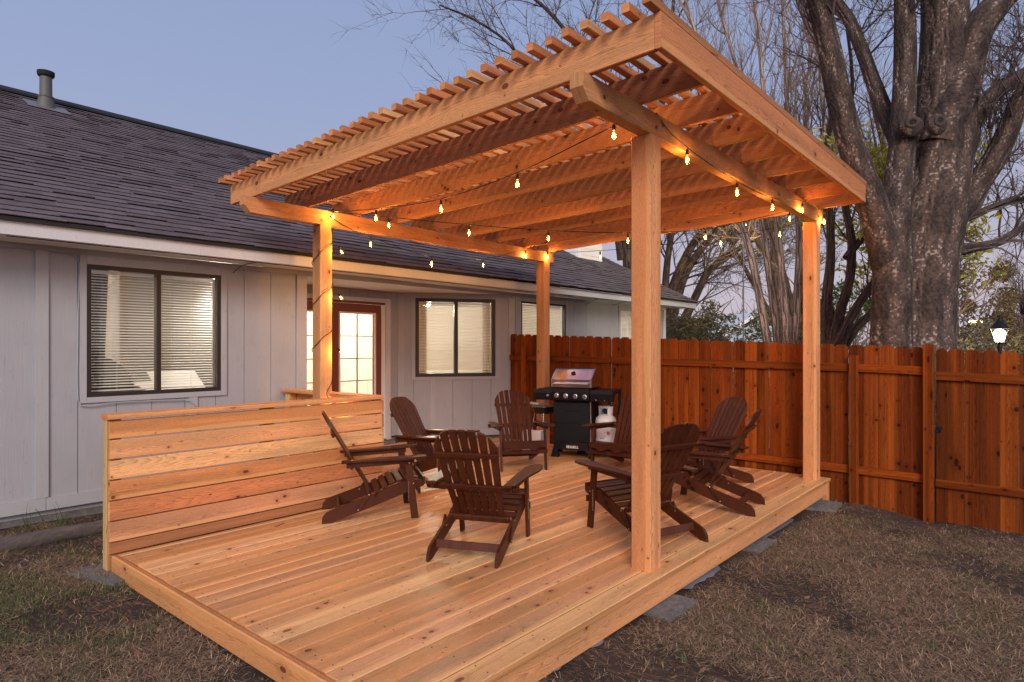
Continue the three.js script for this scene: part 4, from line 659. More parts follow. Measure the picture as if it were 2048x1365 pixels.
strand('bulb strand sagging along the rafters from the screen-side post to the near post', [[0.09, 3.62, 2.80], [0.07, 3.45, 2.765], [0.07, 2.86, 2.708], [0.07, 1.985, 2.668], [0.07, 1.15, 2.741], [0.07, 0.31, 2.90], [0.09, 0.10, 2.925]], [[0.085, 3.565, 2.742], [0.07, 2.857, 2.632], [0.07, 1.985, 2.592], [0.07, 1.15, 2.663], [0.07, 0.31, 2.851]]);
strand('bulb strand slung along the outer beam between the two outer posts', [[0.09, 0.11, 2.93], [0.12, -0.006, 2.925], [0.16, -0.012, 2.86], [0.46, -0.03, 2.786], [1.358, -0.03, 2.731], [2.185, -0.03, 2.747], [3.0, -0.02, 2.87], [3.45, -0.012, 2.90], [3.80, -0.02, 2.89], [3.83, -0.03, 2.86]], [[0.461, -0.03, 2.709], [1.358, -0.03, 2.654], [2.185, -0.03, 2.67], [3.065, -0.03, 2.790], [3.83, -0.035, 2.790]]);
const dg = (s, z) => [0.07 + 3.63 * s / 5.08, 3.62 - 3.5 * s / 5.08, z];
strand('bulb strand running diagonally under the rafters across the pergola', [dg(0, 2.79), dg(0.6, 2.742), dg(1.42, 2.681), dg(2.25, 2.637), dg(3.1, 2.629), dg(3.95, 2.68), dg(4.7, 2.85), dg(5.0, 2.92)], [dg(0.6, 2.667), dg(1.42, 2.605), dg(2.25, 2.561), dg(3.1, 2.553), dg(3.952, 2.604), dg(4.9, 2.82)]);
strand('bulb strand dipping below the house-side beam', [[0.10, 3.64, 2.75], [0.3, 3.63, 2.66], [0.6, 3.63, 2.60], [1.473, 3.63, 2.483], [2.358, 3.63, 2.553], [3.218, 3.64, 2.765], [3.70, 3.645, 2.81]], [[0.596, 3.63, 2.528], [1.473, 3.63, 2.407], [2.358, 3.63, 2.477], [3.218, 3.63, 2.69], [3.73, 3.635, 2.735]]);
strand('bulb strand hanging beside the fence between the far posts', [[3.76, 3.64, 2.80], [3.745, 3.2, 2.755], [3.735, 2.75, 2.73], [3.73, 1.9, 2.71], [3.72, 1.07, 2.735], [3.71, 0.38, 2.76], [3.70, 0.16, 2.80]], [[3.735, 2.75, 2.653], [3.725, 1.9, 2.635], [3.72, 1.07, 2.66], [3.71, 0.39, 2.687]]);
{ // wrapped round the screen-side post
  const P = [[0.12, 3.645, 2.64]]; for (let k = 0; k <= 30; k++) { const t = k / 30, a = -0.6 - t * 3 * Math.PI * 2, r = 0.104; const cu = clamp(Math.cos(a) * r * 1.15, -0.078, 0.078), cv = clamp(Math.sin(a) * r * 1.15, -0.078, 0.078); P.push([0.07 + cu, 3.73 + cv, 2.50 - 1.32 * t]); } P.push([0.12, 3.645, 1.06], [0.06, 3.64, 0.96], [0.10, 3.63, 0.88]);
  strand('bulb strand wound down the pergola post behind the plank screen', P, [[0.20, 3.59, 2.400, 0.5, 0.8], [0.19, 3.585, 1.931, 0.4, 0.9], [0.19, 3.585, 1.377, 0.4, 0.9], [0.19, 3.59, 0.80, 0.3, 0.7]]);
}

// ---------------------------------------------------------------- trees (limb centre lines: u, v, z, radius)
const OAK = [[[5.4,-0.68,1.15,0.447],[5.4,-0.68,1.45,0.407],[5.41,-0.69,2.0,0.382],[5.44,-0.72,2.48,0.386],[5.48,-0.78,2.96,0.386],[5.54,-0.84,3.44,0.371],[5.58,-0.9,3.92,0.351],[5.61,-0.93,4.4,0.326],[5.62,-0.94,4.88,0.285],[5.61,-0.93,5.36,0.255],[5.59,-0.91,5.96,0.234],[5.69,-0.87,7.12,0.18]],[[5.01,-0.46,1.28,0.228],[4.96,-0.48,1.98,0.212],[4.97,-0.49,2.57,0.201],[5.0,-0.52,3.15,0.166],[5.04,-0.57,3.74,0.146],[5.06,-0.59,4.32,0.131],[5.01,-0.61,4.88,0.12],[4.94,-0.61,5.44,0.109],[4.82,-0.61,6.24,0.093]],[[4.93,-0.44,2.45,0.189],[4.73,-0.36,2.96,0.173],[4.51,-0.25,3.39,0.152],[4.31,-0.17,3.81,0.141],[4.12,-0.1,4.28,0.13],[3.94,-0.05,4.73,0.119],[3.76,0.01,5.17,0.109],[3.56,0.09,5.75,0.09]],[[5.22,-0.48,3.98,0.108],[5.26,-0.36,4.29,0.097],[5.28,-0.23,4.69,0.086],[5.29,-0.09,5.17,0.078],[5.3,0.05,5.57,0.073],[5.27,0.24,5.94,0.064],[5.28,0.39,6.45,0.058]],[[5.54,-1.01,4.36,0.267],[5.64,-1.12,4.84,0.22],[5.61,-1.24,5.14,0.182],[5.76,-1.42,5.44,0.152],[5.83,-1.65,5.73,0.133],[5.9,-1.89,6.24,0.108]],[[5.76,-1.11,3.86,0.141],[5.83,-1.18,4.16,0.118],[5.93,-1.3,4.37,0.107],[6.2,-1.47,4.61,0.095],[6.37,-1.66,4.76,0.08],[6.73,-1.93,5.03,0.064]],[[5.74,-1.09,3.14,0.169],[5.85,-1.21,3.37,0.141],[5.85,-1.37,3.62,0.128],[5.83,-1.5,3.91,0.116],[5.79,-1.6,4.2,0.103],[5.75,-1.72,4.47,0.091],[5.74,-1.85,4.83,0.074]],[[5.87,-1.07,2.98,0.055],[6.11,-1.21,3.07,0.043],[6.37,-1.36,3.19,0.037],[6.66,-1.55,3.28,0.032],[7.0,-1.79,3.34,0.026]],[[5.74,-1.09,2.6,0.078],[5.86,-1.22,2.63,0.057],[6.12,-1.38,2.69,0.052],[6.38,-1.52,2.81,0.046],[6.64,-1.68,2.97,0.037],[6.95,-1.89,3.16,0.028]]] ;
const MYRTLE = [[[7.65,1.76,0.86,0.083],[7.55,1.88,1.9,0.07],[7.42,2.03,2.93,0.064],[7.3,2.18,3.61,0.057],[7.22,2.27,4.13,0.051],[7.07,2.45,5.25,0.041],[6.84,2.71,6.53,0.032],[6.62,2.98,7.74,0.022]],[[7.94,1.73,0.85,0.084],[7.89,1.79,1.91,0.078],[7.8,1.9,2.95,0.064],[7.72,1.99,3.83,0.058],[7.63,2.1,4.88,0.049],[7.49,2.27,6.1,0.036],[7.26,2.53,7.33,0.026],[7.15,2.67,8.2,0.019]],[[7.61,1.5,0.88,0.075],[7.58,1.54,2.06,0.069],[7.51,1.61,3.24,0.056],[7.44,1.7,4.42,0.047],[7.36,1.8,5.6,0.038],[7.28,1.89,6.78,0.028],[7.2,1.99,7.79,0.018]],[[8.01,1.5,0.86,0.077],[8.03,1.48,2.07,0.07],[8.06,1.44,3.29,0.064],[8.01,1.5,4.41,0.051],[7.92,1.6,5.63,0.038],[7.89,1.64,6.75,0.029],[7.84,1.7,7.97,0.019]],[[8.27,1.5,0.85,0.085],[8.31,1.46,2.09,0.078],[8.34,1.42,3.32,0.065],[8.38,1.38,4.38,0.053],[8.34,1.42,5.62,0.039],[8.4,1.35,6.76,0.03],[8.33,1.43,8.09,0.019]],[[8.02,1.33,0.87,0.064],[8.06,1.29,2.07,0.057],[8.11,1.22,3.1,0.047],[8.18,1.15,3.96,0.038],[8.23,1.08,4.99,0.032],[8.18,1.15,6.36,0.025],[8.26,1.05,7.74,0.016]],[[8.29,1.63,0.84,0.066],[8.26,1.66,2.27,0.059],[8.06,1.9,3.34,0.046],[7.8,2.21,4.67,0.039],[7.54,2.51,6.01,0.03],[7.11,3.02,7.25,0.02],[6.82,3.36,8.14,0.016]]] ;
const ELM = [[[6.66,0.61,0.79,0.138],[6.67,0.6,1.46,0.115],[6.63,0.64,2.13,0.078],[6.67,0.6,2.72,0.064],[6.66,0.61,3.39,0.055],[6.62,0.67,4.13,0.046],[6.7,0.57,5.1,0.035],[6.66,0.61,6.13,0.023],[6.61,0.67,7.03,0.016]],[[6.59,0.54,1.24,0.105],[6.63,0.49,1.83,0.077],[6.75,0.36,2.42,0.068],[6.76,0.34,3.0,0.059],[6.7,0.42,3.59,0.05],[6.72,0.39,4.32,0.038],[6.77,0.33,5.35,0.027],[6.7,0.42,6.38,0.018]],[[6.52,0.47,1.39,0.09],[6.63,0.34,1.82,0.068],[6.82,0.11,2.29,0.058],[6.99,-0.08,2.62,0.045],[7.11,-0.22,2.84,0.036]],[[6.85,0.55,1.24,0.079],[7.01,0.35,1.69,0.065],[7.21,0.12,1.97,0.056],[7.4,-0.1,2.25,0.042]],[[6.75,0.35,2.82,0.055],[6.89,0.19,3.08,0.043],[6.99,0.07,3.37,0.034],[7.1,-0.06,3.66,0.025]]] ;
const BACK = [[[11.81,6.9,2.17,0.158],[11.76,6.96,3.81,0.149],[11.69,7.05,4.91,0.121],[11.49,7.29,6.41,0.102],[11.18,7.65,8.19,0.079],[10.82,8.07,9.69,0.061],[10.25,8.75,10.78,0.046],[9.49,9.63,11.6,0.037]],[[11.64,7.11,3.81,0.112],[11.58,7.17,4.36,0.093],[11.4,7.39,5.45,0.079],[10.82,8.07,6.82,0.065],[10.2,8.8,8.46,0.051],[9.67,9.42,9.69,0.041],[9.05,10.15,10.37,0.033],[8.43,10.88,10.78,0.023]],[[11.96,6.74,2.17,0.139],[12.02,6.66,4.09,0.13],[12.11,6.56,5.46,0.112],[12.24,6.4,7.09,0.093],[12.41,6.2,8.73,0.069],[12.55,6.04,10.38,0.051],[12.59,5.99,11.74,0.037]],[[12.15,6.51,1.08,0.233],[12.42,6.19,2.17,0.167],[12.61,5.97,3.27,0.13],[12.96,5.55,4.36,0.102],[13.39,5.05,5.04,0.084],[13.83,4.53,5.46,0.061],[14.28,4.01,5.66,0.041]],[[12.35,6.28,1.08,0.186],[12.59,5.99,2.45,0.13],[12.81,5.73,3.54,0.112],[13.3,5.15,4.57,0.084],[13.65,4.74,5.18,0.061],[14.01,4.32,6.0,0.041]],[[12.33,6.3,0.81,0.186],[12.55,6.04,1.49,0.139],[12.93,5.59,2.72,0.112],[13.21,5.26,3.54,0.093],[13.61,4.79,4.02,0.065],[14.01,4.32,4.36,0.041]],[[12.24,6.4,1.35,0.158],[12.4,6.21,2.72,0.112],[12.46,6.14,3.81,0.093],[12.59,5.99,4.91,0.074],[12.81,5.73,6.0,0.056],[13.04,5.47,7.64,0.041]]] ;
const KN = [[4.83, -0.7, 3.96], [4.92, -0.94, 3.95], [4.81, -0.84, 2.49], [4.83, -0.86, 2.0], [4.94, -0.96, 3.54]];
const bark = (s, base, fleck, amt) => { // ridged bark with pale lichen flecks
  const f = (i, j) => { const x = i / 512, y = j / 512, w = (vnoise(x * 10, y * 4, s + 3, 10, 4) - 0.5) * 1.4, r = vnoise(x * 26 + w, y * 4, s, 26, 4), cr = vnoise(x * 60 + w * 2, y * 30, s + 1, 60, 30); return [r, cr, vnoise(x * 60, y * 60, s + 2, 60, 60)]; };
  const map = dataTex(512, 512, (i, j, c) => { const [r, cr, g] = f(i, j), L = 0.52 + 0.68 * r + 0.35 * (cr - 0.5) + 0.3 * (g - 0.5), k = amt * sstep(0.66, 0.86, vnoise(i / 512 * 52, j / 512 * 44, s + 7, 52, 44)) * sstep(0.45, 0.65, r); for (let q = 0; q < 3; q++) { const v = base[q] * L; c[q] = v + (fleck[q] - v) * k; } });
  const bump = dataTex(512, 512, (i, j, c) => { const [r, cr, g] = f(i, j); c[0] = c[1] = c[2] = 255 * clamp(0.65 * r + 0.25 * cr + 0.1 * g); }, false);
  return std([1, 1, 1], 0.95, { map, bumpMap: bump, bumpScale: 0.03 });
};
M.barkOak = bark(301, [88, 70, 60], [165, 150, 140], 0.8); M.barkTan = bark(331, [196, 168, 148], [220, 200, 180], 0.4); M.barkDark = bark(351, [84, 64, 54], [130, 130, 96], 0.4);
M.knotBark = std([0.085, 0.06, 0.048], 0.95, { bumpMap: concreteTex, bumpScale: 0.02 }); M.twig = std([0.19, 0.135, 0.11], 0.95); M.twigTan = std([0.24, 0.165, 0.125], 0.95); M.twigDark = std([0.10, 0.070, 0.058], 0.95);
const leafMat = (c) => std(c, 0.8, { transmission: 0.35, thickness: 0, side: THREE.DoubleSide });
const tv = new THREE.Vector3(), tx1 = new THREE.Vector3(), tz1 = new THREE.Vector3();
function twigRun(P, p, dir, len, rad, segs, wig, lift, out) { // three-sided tapering run, pushed straight into P
  let q = p.clone(), d = dir.clone(), prev = null;
  for (let i = 0; i <= segs; i++) {
    const r = rad * (1 - 0.75 * i / segs); tx1.set(d.y, d.z, -d.x).cross(d).normalize(); tz1.crossVectors(d, tx1);
    const ring = [0, 1, 2].map(k => { const a = k * 2.0944; return q.clone().addScaledVector(tx1, Math.cos(a) * r).addScaledVector(tz1, Math.sin(a) * r); });
    if (prev) for (let k = 0; k < 3; k++) { const a = prev[k], b = prev[(k + 1) % 3], c = ring[(k + 1) % 3], e = ring[k]; P.push(a.x, a.y, a.z, b.x, b.y, b.z, c.x, c.y, c.z, a.x, a.y, a.z, c.x, c.y, c.z, e.x, e.y, e.z); }
    prev = ring; if (i < segs) { if (out) out.push([q.clone(), d.clone(), i / segs]); d.x += (rnd() - 0.5) * wig; d.y += (rnd() - 0.5) * wig + lift; d.z += (rnd() - 0.5) * wig; d.normalize(); q = q.clone().addScaledVector(d, len / segs); }
  }
  return [q, d];
}
function sideDir(d, spread, up) { tv.set(rnd() - 0.5, rnd() - 0.5, rnd() - 0.5); tv.addScaledVector(d, -tv.dot(d)).normalize(); const o = d.clone().multiplyScalar(Math.cos(spread)).addScaledVector(tv, Math.sin(spread)); o.y += up; return o.normalize(); }
function branchOut(P, L, o, tips) { // fine branches along a limb given as [u, v, z, r]
  const cr = new THREE.CatmullRomCurve3(L.map(p => W(p[0], p[1], p[2])));
  for (let k = 0; k < o.n; k++) {
    const t = o.from + (1 - o.from) * (k + rnd()) / o.n, p = cr.getPoint(Math.min(1, t)), d = cr.getTangent(Math.min(1, t)); const lr = L[Math.min(L.length - 1, Math.floor(t * (L.length - 1)))][3];
    const len = o.len * rr(0.6, 1.2), rad = Math.min(lr * 0.4, o.rad) * rr(0.7, 1.1), st = []; const [e1, d1] = twigRun(P, p, sideDir(d, rr(0.5, 1.1), o.up), len, rad, 7, o.wig, o.lift, st); st.push([e1, d1, 1]);
    for (let j = 0; j < o.n2; j++) {
      const [q, dd, f] = st[1 + Math.floor(rnd() * (st.length - 1))], st2 = [], [e2, d2] = twigRun(P, q, sideDir(dd, rr(0.4, 1.0), o.up), len * rr(0.3, 0.6), rad * 0.45, 5, o.wig * 1.2, o.lift, st2); st2.push([e2, d2, 1]);
      for (let i = 0; i < o.n3; i++) { const [q3, d3] = st2[Math.floor(rnd() * st2.length)], [e3] = twigRun(P, q3, sideDir(d3, rr(0.4, 1.1), o.up), len * rr(0.1, 0.28), Math.max(o.min, rad * 0.2), 3, o.wig * 1.3, o.lift); if (tips) tips.push(e3); }
      if (tips) tips.push(e2);
    }
  }
}
const rawGeo = P => { const g = new THREE.BufferGeometry(); g.setAttribute('position', new THREE.Float32BufferAttribute(P, 3)); g.setAttribute('uv', new THREE.Float32BufferAttribute(new Float32Array(P.length / 3 * 2), 2)); g.computeVertexNormals(); return g; };
function leafGeo(points, size, per, spread) { const P = []; for (const p of points) for (let k = 0; k < per; k++) { const c = new THREE.Vector3(p.x + (rnd() - 0.5) * spread, p.y + (rnd() - 0.5) * spread, p.z + (rnd() - 0.5) * spread), a = new THREE.Vector3(rnd() - 0.5, rnd() - 0.5, rnd() - 0.5).normalize(), b = new THREE.Vector3(rnd() - 0.5, rnd() - 0.5, rnd() - 0.5).cross(a).normalize(), s = size * rr(0.6, 1.3); const t = [c.clone().addScaledVector(a, s), c.clone().addScaledVector(b, s * 0.4), c.clone().addScaledVector(a, -s), c.clone().addScaledVector(b, -s * 0.4)]; for (const i of [0, 1, 2, 0, 2, 3]) P.push(t[i].x, t[i].y, t[i].z); } return rawGeo(P); }
function tree(name, label, L, barkMat, twigMat, sides, o, leaf) {
  const b = L[0][0], t = thing(name, label, 'tree', [b[0], b[1], gz(b[0], b[1])]);
  L.forEach((l, i) => { const pts = l.map(p => p.slice()); if (i < (o.rooted ?? 1) && pts[0][2] > gz(b[0], b[1])) pts.unshift([pts[0][0], pts[0][1], gz(pts[0][0], pts[0][1]) - 0.05, pts[0][3] * 1.15]); if (i >= (o.rooted ?? 1) && o.rooted) { const [p, q] = pts, k = (p[3] * 2.2) / Math.hypot(q[0] - p[0], q[1] - p[1], q[2] - p[2]); pts.unshift([p[0] - (q[0] - p[0]) * k, p[1] - (q[1] - p[1]) * k, p[2] - (q[2] - p[2]) * k, p[3] * 0.9]); } part(t, i ? 'limb' : 'trunk', limb(pts, i ? sides : sides + 6, { rough: o.rough ?? 0.08, s: i * 7, around: Math.max(1, Math.round(pts[1][3] * 5)), step: o.step || 3 }), barkMat); });
  const P = [], tips = []; L.forEach((l, i) => branchOut(P, l, { ...o, from: o.froms?.[i] ?? o.from }, tips)); part(t, 'branches', rawGeo(P), twigMat, 'stuff');
  if (leaf) part(t, 'leaves', leafGeo(tips.filter(p => leaf.keep(p)), leaf.size, leaf.per, leaf.spread), leaf.mat, 'stuff');
  return t;
}
const oak = tree('oak_tree', 'massive forked oak trunk with knotholes rising just behind the fence', OAK, M.barkOak, M.twigDark, 16, { from: 0.45, froms: [0.8, 0.8, 0.55, 0.4, 0.5, 0.3, 0.3, 0.2, 0.2], n: 12, n2: 8, n3: 7, len: 1.4, rad: 0.018, wig: 0.5, lift: 0.02, up: 0.1, min: 0.0022, rough: 0.045, step: 8, rooted: 2 }, { keep: p => p.x > 0 && rnd() < 0.5, size: 0.018, per: 1, spread: 0.04, mat: leafMat([0.12, 0.09, 0.05]) });
{ // knots: healed branch scars
  const knot = (u, v, z, r, sy, face) => { const g = new THREE.Group(); g.name = 'knot'; oak.add(g); const c = W(u, v, z).sub(oak.position); g.position.copy(c); g.rotation.set(0, face, 0); const c0 = new THREE.SphereGeometry(r * 1.5, 24, 14); c0.scale(1, sy * 1.1, 0.55); c0.translate(0, -r * 0.3, -r * 0.35); piece(g, 'collar', c0, M.barkOak); const t = new THREE.TorusGeometry(r * 0.62, r * 0.26, 10, 24); t.scale(1, sy, 0.8); t.translate(0, 0, r * 0.42); piece(g, 'scar_rim', t, M.knotBark); const h = new THREE.SphereGeometry(r * 0.42, 16, 10); h.scale(1, sy, 0.35); h.translate(0, 0, r * 0.36); piece(g, 'hollow', h, M.ridge); };
  const F = -0.864;   // towards the yard
  knot(KN[0][0], KN[0][1], KN[0][2], 0.085, 0.85, F - 0.35); knot(KN[1][0], KN[1][1], KN[1][2], 0.075, 1.0, F);
}
tree('crape_myrtle', 'bare tree with many slim pale stems rising behind the fence', MYRTLE, M.barkTan, M.twigTan, 8, { from: 0.35, n: 18, n2: 7, n3: 4, len: 1.5, rad: 0.022, wig: 0.36, lift: 0.10, up: 0.5, min: 0.0028, rough: 0.05, rooted: 7 });
tree('elm_tree', 'dark leaning tree with lit yellow-green buds between far post and oak', ELM, M.barkDark, M.twigDark, 10, { from: 0.35, n: 9, n2: 6, n3: 5, len: 1.3, rad: 0.018, wig: 0.45, lift: 0.04, up: 0.3, min: 0.0025, rooted: 2 }, { keep: p => p.y > 2.4 && p.y < 4.4, size: 0.05, per: 6, spread: 0.2, mat: leafMat([0.55, 0.50, 0.06]) });
tree('spreading_tree', 'tall bare tree arching up behind the roof end', BACK, M.barkDark, M.twigDark, 8, { from: 0.3, n: 20, n2: 9, n3: 7, len: 2.6, rad: 0.03, wig: 0.42, lift: 0.01, up: 0.12, min: 0.0042, rooted: 0 });
// far bare crowns that fill the upper right
function bareTree(label, u, v, h, r, o = {}) { const L = []; const n = o.stems || 5; const base = gz(u, v); L.push([[u, v, base - 0.05, r], [u + rr(-0.1, 0.1), v, base + h * 0.2, r * 0.85], [u + rr(-0.3, 0.3), v + rr(-0.3, 0.3), base + h * 0.5, r * 0.55], [u + rr(-0.6, 0.6), v + rr(-0.6, 0.6), base + h, r * 0.12]]); for (let k = 0; k < n; k++) { const a = rnd() * 6.28, s = h * rr(0.16, 0.34), z0 = base + h * rr(0.15, 0.4); L.push([[u, v, z0, r * 0.5], [u + Math.cos(a) * s * 0.3, v + Math.sin(a) * s * 0.3, z0 + h * 0.14, r * 0.38], [u + Math.cos(a) * s * 0.7, v + Math.sin(a) * s * 0.7, z0 + h * 0.33, r * 0.24], [u + Math.cos(a) * s, v + Math.sin(a) * s, z0 + h * 0.58, r * 0.08]]); } return tree('bare_tree', label, L, M.barkDark, o.mat || M.twig, 7, { from: 0.25, n: 14, n2: 8, n3: 4, len: h * 0.2, rad: r * 0.16, wig: 0.4, lift: 0.04, up: 0.3, min: o.min || 0.004, rooted: 0 }); }
bareTree('bare twiggy tree standing beyond the slim pale stems', 13.5, 3.4, 9, 0.16); bareTree('bare grey-brown tree behind the big oak trunk', 14.5, 0.2, 9.5, 0.18); bareTree('bare tree whose twigs show past the oak at the frame edge', 13.2, -2.6, 8.5, 0.15); bareTree('dense reddish bare tree low beyond the lantern', 24, -1.2, 4.6, 0.12, { stems: 8, min: 0.006, mat: std([0.16, 0.085, 0.075], 0.95) });
function shrub(label, u, v, ru, rz_, z0, n, size, col, name = 'leafy_shrub') {
  const t = thing(name, label, 'shrub', [u, v, gz(u, v)]), pts = [], P = [], cl = []; for (let k = 0; k < 26; k++) { const a = rnd() * 6.28, b = Math.acos(rr(-0.4, 1)), q = rr(0.5, 0.95); cl.push([u + ru * q * Math.sin(b) * Math.cos(a), v + ru * q * Math.sin(b) * Math.sin(a), z0 + rz_ * (0.5 + 0.5 * q * Math.cos(b)), rr(0.14, 0.3) * ru]); }
  for (let k = 0; k < n; k++) { const c = pick(cl), d = new THREE.Vector3(rnd() - 0.5, rnd() - 0.5, rnd() - 0.5).normalize().multiplyScalar(c[3] * Math.cbrt(rnd())); pts.push(W(c[0], c[1], c[2]).add(d)); }
  part(t, 'foliage', leafGeo(pts, size, 1, 0.02), leafMat(col), 'stuff');
  const base = W(u, v, gz(u, v)); for (const c of cl.slice(0, 16)) { const e = W(c[0], c[1], c[2]), d = e.clone().sub(base); twigRun(P, base, d.clone().normalize(), d.length(), ru * 0.02, 6, 0.08, 0); } part(t, 'stems', rawGeo(P), M.twig, 'stuff');
}
shrub('loose olive-brown shrub between the roof end and the pale stems', 11.9, 4.5, 1.5, 2.5, 0.3, 5200, 0.05, [0.145, 0.128, 0.051]); shrub('dark green evergreen shrub low behind the fence at the roof end', 13.6, 5.6, 1.3, 1.7, 0.2, 4200, 0.05, [0.068, 0.093, 0.037]);
shrub('fresh green shrub filling the gap beside the oak trunk', 8.7, 0.75, 1.0, 2.3, 0.3, 6500, 0.038, [0.17, 0.221, 0.043]); shrub('green shrub behind the fence beside the far pergola post', 10.6, 2.0, 0.9, 1.6, 0.2, 3600, 0.04, [0.102, 0.128, 0.043]);
shrub('rust and olive leafed tree behind the lantern', 17.5, 0.1, 1.6, 4.4, 0.0, 6000, 0.06, [0.221, 0.145, 0.043], 'leafy_tree'); shrub('brownish shrub low at the frame edge beyond the gate', 19, -2.0, 2.2, 2.4, 0, 4800, 0.06, [0.17, 0.093, 0.06]); shrub('olive shrub low beyond the fence under the lantern', 15, -0.7, 1.6, 1.9, 0, 4200, 0.05, [0.153, 0.119, 0.051]);
{ // far wood closing the view
  const P = []; for (let k = 0; k < 5200; k++) { const a = rr(-0.30, 1.75), R = rr(55, 85), u = -3.6 + Math.cos(a) * R, v = -1.9 + Math.sin(a) * R, z = -0.5 + 6.2 * Math.pow(rnd(), 1.6) * (0.6 + 0.6 * fbm(a * 9, 3, 88, 3)); twigRun(P, W(u, v, z), new THREE.Vector3(rnd() - 0.5, rr(0.1, 1), rnd() - 0.5).normalize(), rr(0.8, 2.6), rr(0.02, 0.09), 3, 0.5, 0); }
  const pts = []; for (let k = 0; k < 9000; k++) { const a = rr(-0.30, 1.75), R = rr(58, 90); pts.push(W(-3.6 + Math.cos(a) * R, -1.9 + Math.sin(a) * R, -0.5 + 4.2 * rnd() * (0.5 + fbm(a * 12, 7, 89, 3)))); }
  const m = new THREE.Group(); m.name = 'far_treeline'; m.userData = { kind: 'stuff', label: 'hazy brown treeline far beyond the fence', category: 'treeline' }; scene.add(m); piece(m, 'bare_branches', rawGeo(P), M.twig, 'stuff'); piece(m, 'foliage', leafGeo(pts, 0.3, 1, 0.3), leafMat([0.153, 0.111, 0.068]), 'stuff');
}
// ---------------------------------------------------------------- beyond the fence
{
  const o = thing('neighbour_house', 'pale blue gabled house glimpsed between the slim tree stems', 'house', [42, 14, -0.5]), A = W(40.3, 15.8, 0), B = W(43.6, 12.0, 0), d = B.clone().sub(A), Ln = d.length(); d.normalize();
  const sh = new THREE.Shape(); sh.moveTo(-1, -1); sh.lineTo(Ln + 1, -1); sh.lineTo(Ln + 1, 1.5); sh.lineTo(Ln * 0.5, 3.35); sh.lineTo(-1, 1.5); sh.closePath(); const place = g => { g.rotateY(Math.atan2(-d.z, d.x)); g.translate(A.x, 0, A.z); return g; };
  part(o, 'wall', place(new THREE.ExtrudeGeometry(sh, { depth: 0.2, bevelEnabled: false }).translate(0, 0, -0.2)), std([0.42, 0.52, 0.56], 0.8));
  for (const s of [0, 1]) { const hw = Ln / 2 + 1.4, g = box(0, Math.hypot(hw, hw * 0.63), -0.25, 6, 0, 0.22); g.rotateZ(Math.atan(0.63)); g.translate(-1.4, 1.30, 0); if (s) { g.rotateY(Math.PI); g.translate(Ln, 0, -5.75); } part(o, 'roof', place(g), M.white); }
  const b = thing('brick_house', 'orange brick house corner glimpsed under the eave end', 'house', [33.3, 16.4, -0.5]); part(b, 'wall', box(33, 38, 16.0, 17.3, -1, 3.1), std([0.40, 0.14, 0.08], 0.9)); part(b, 'roof', box(32.7, 38, 15.7, 17.6, 3.1, 3.3), M.roofDeck);
}
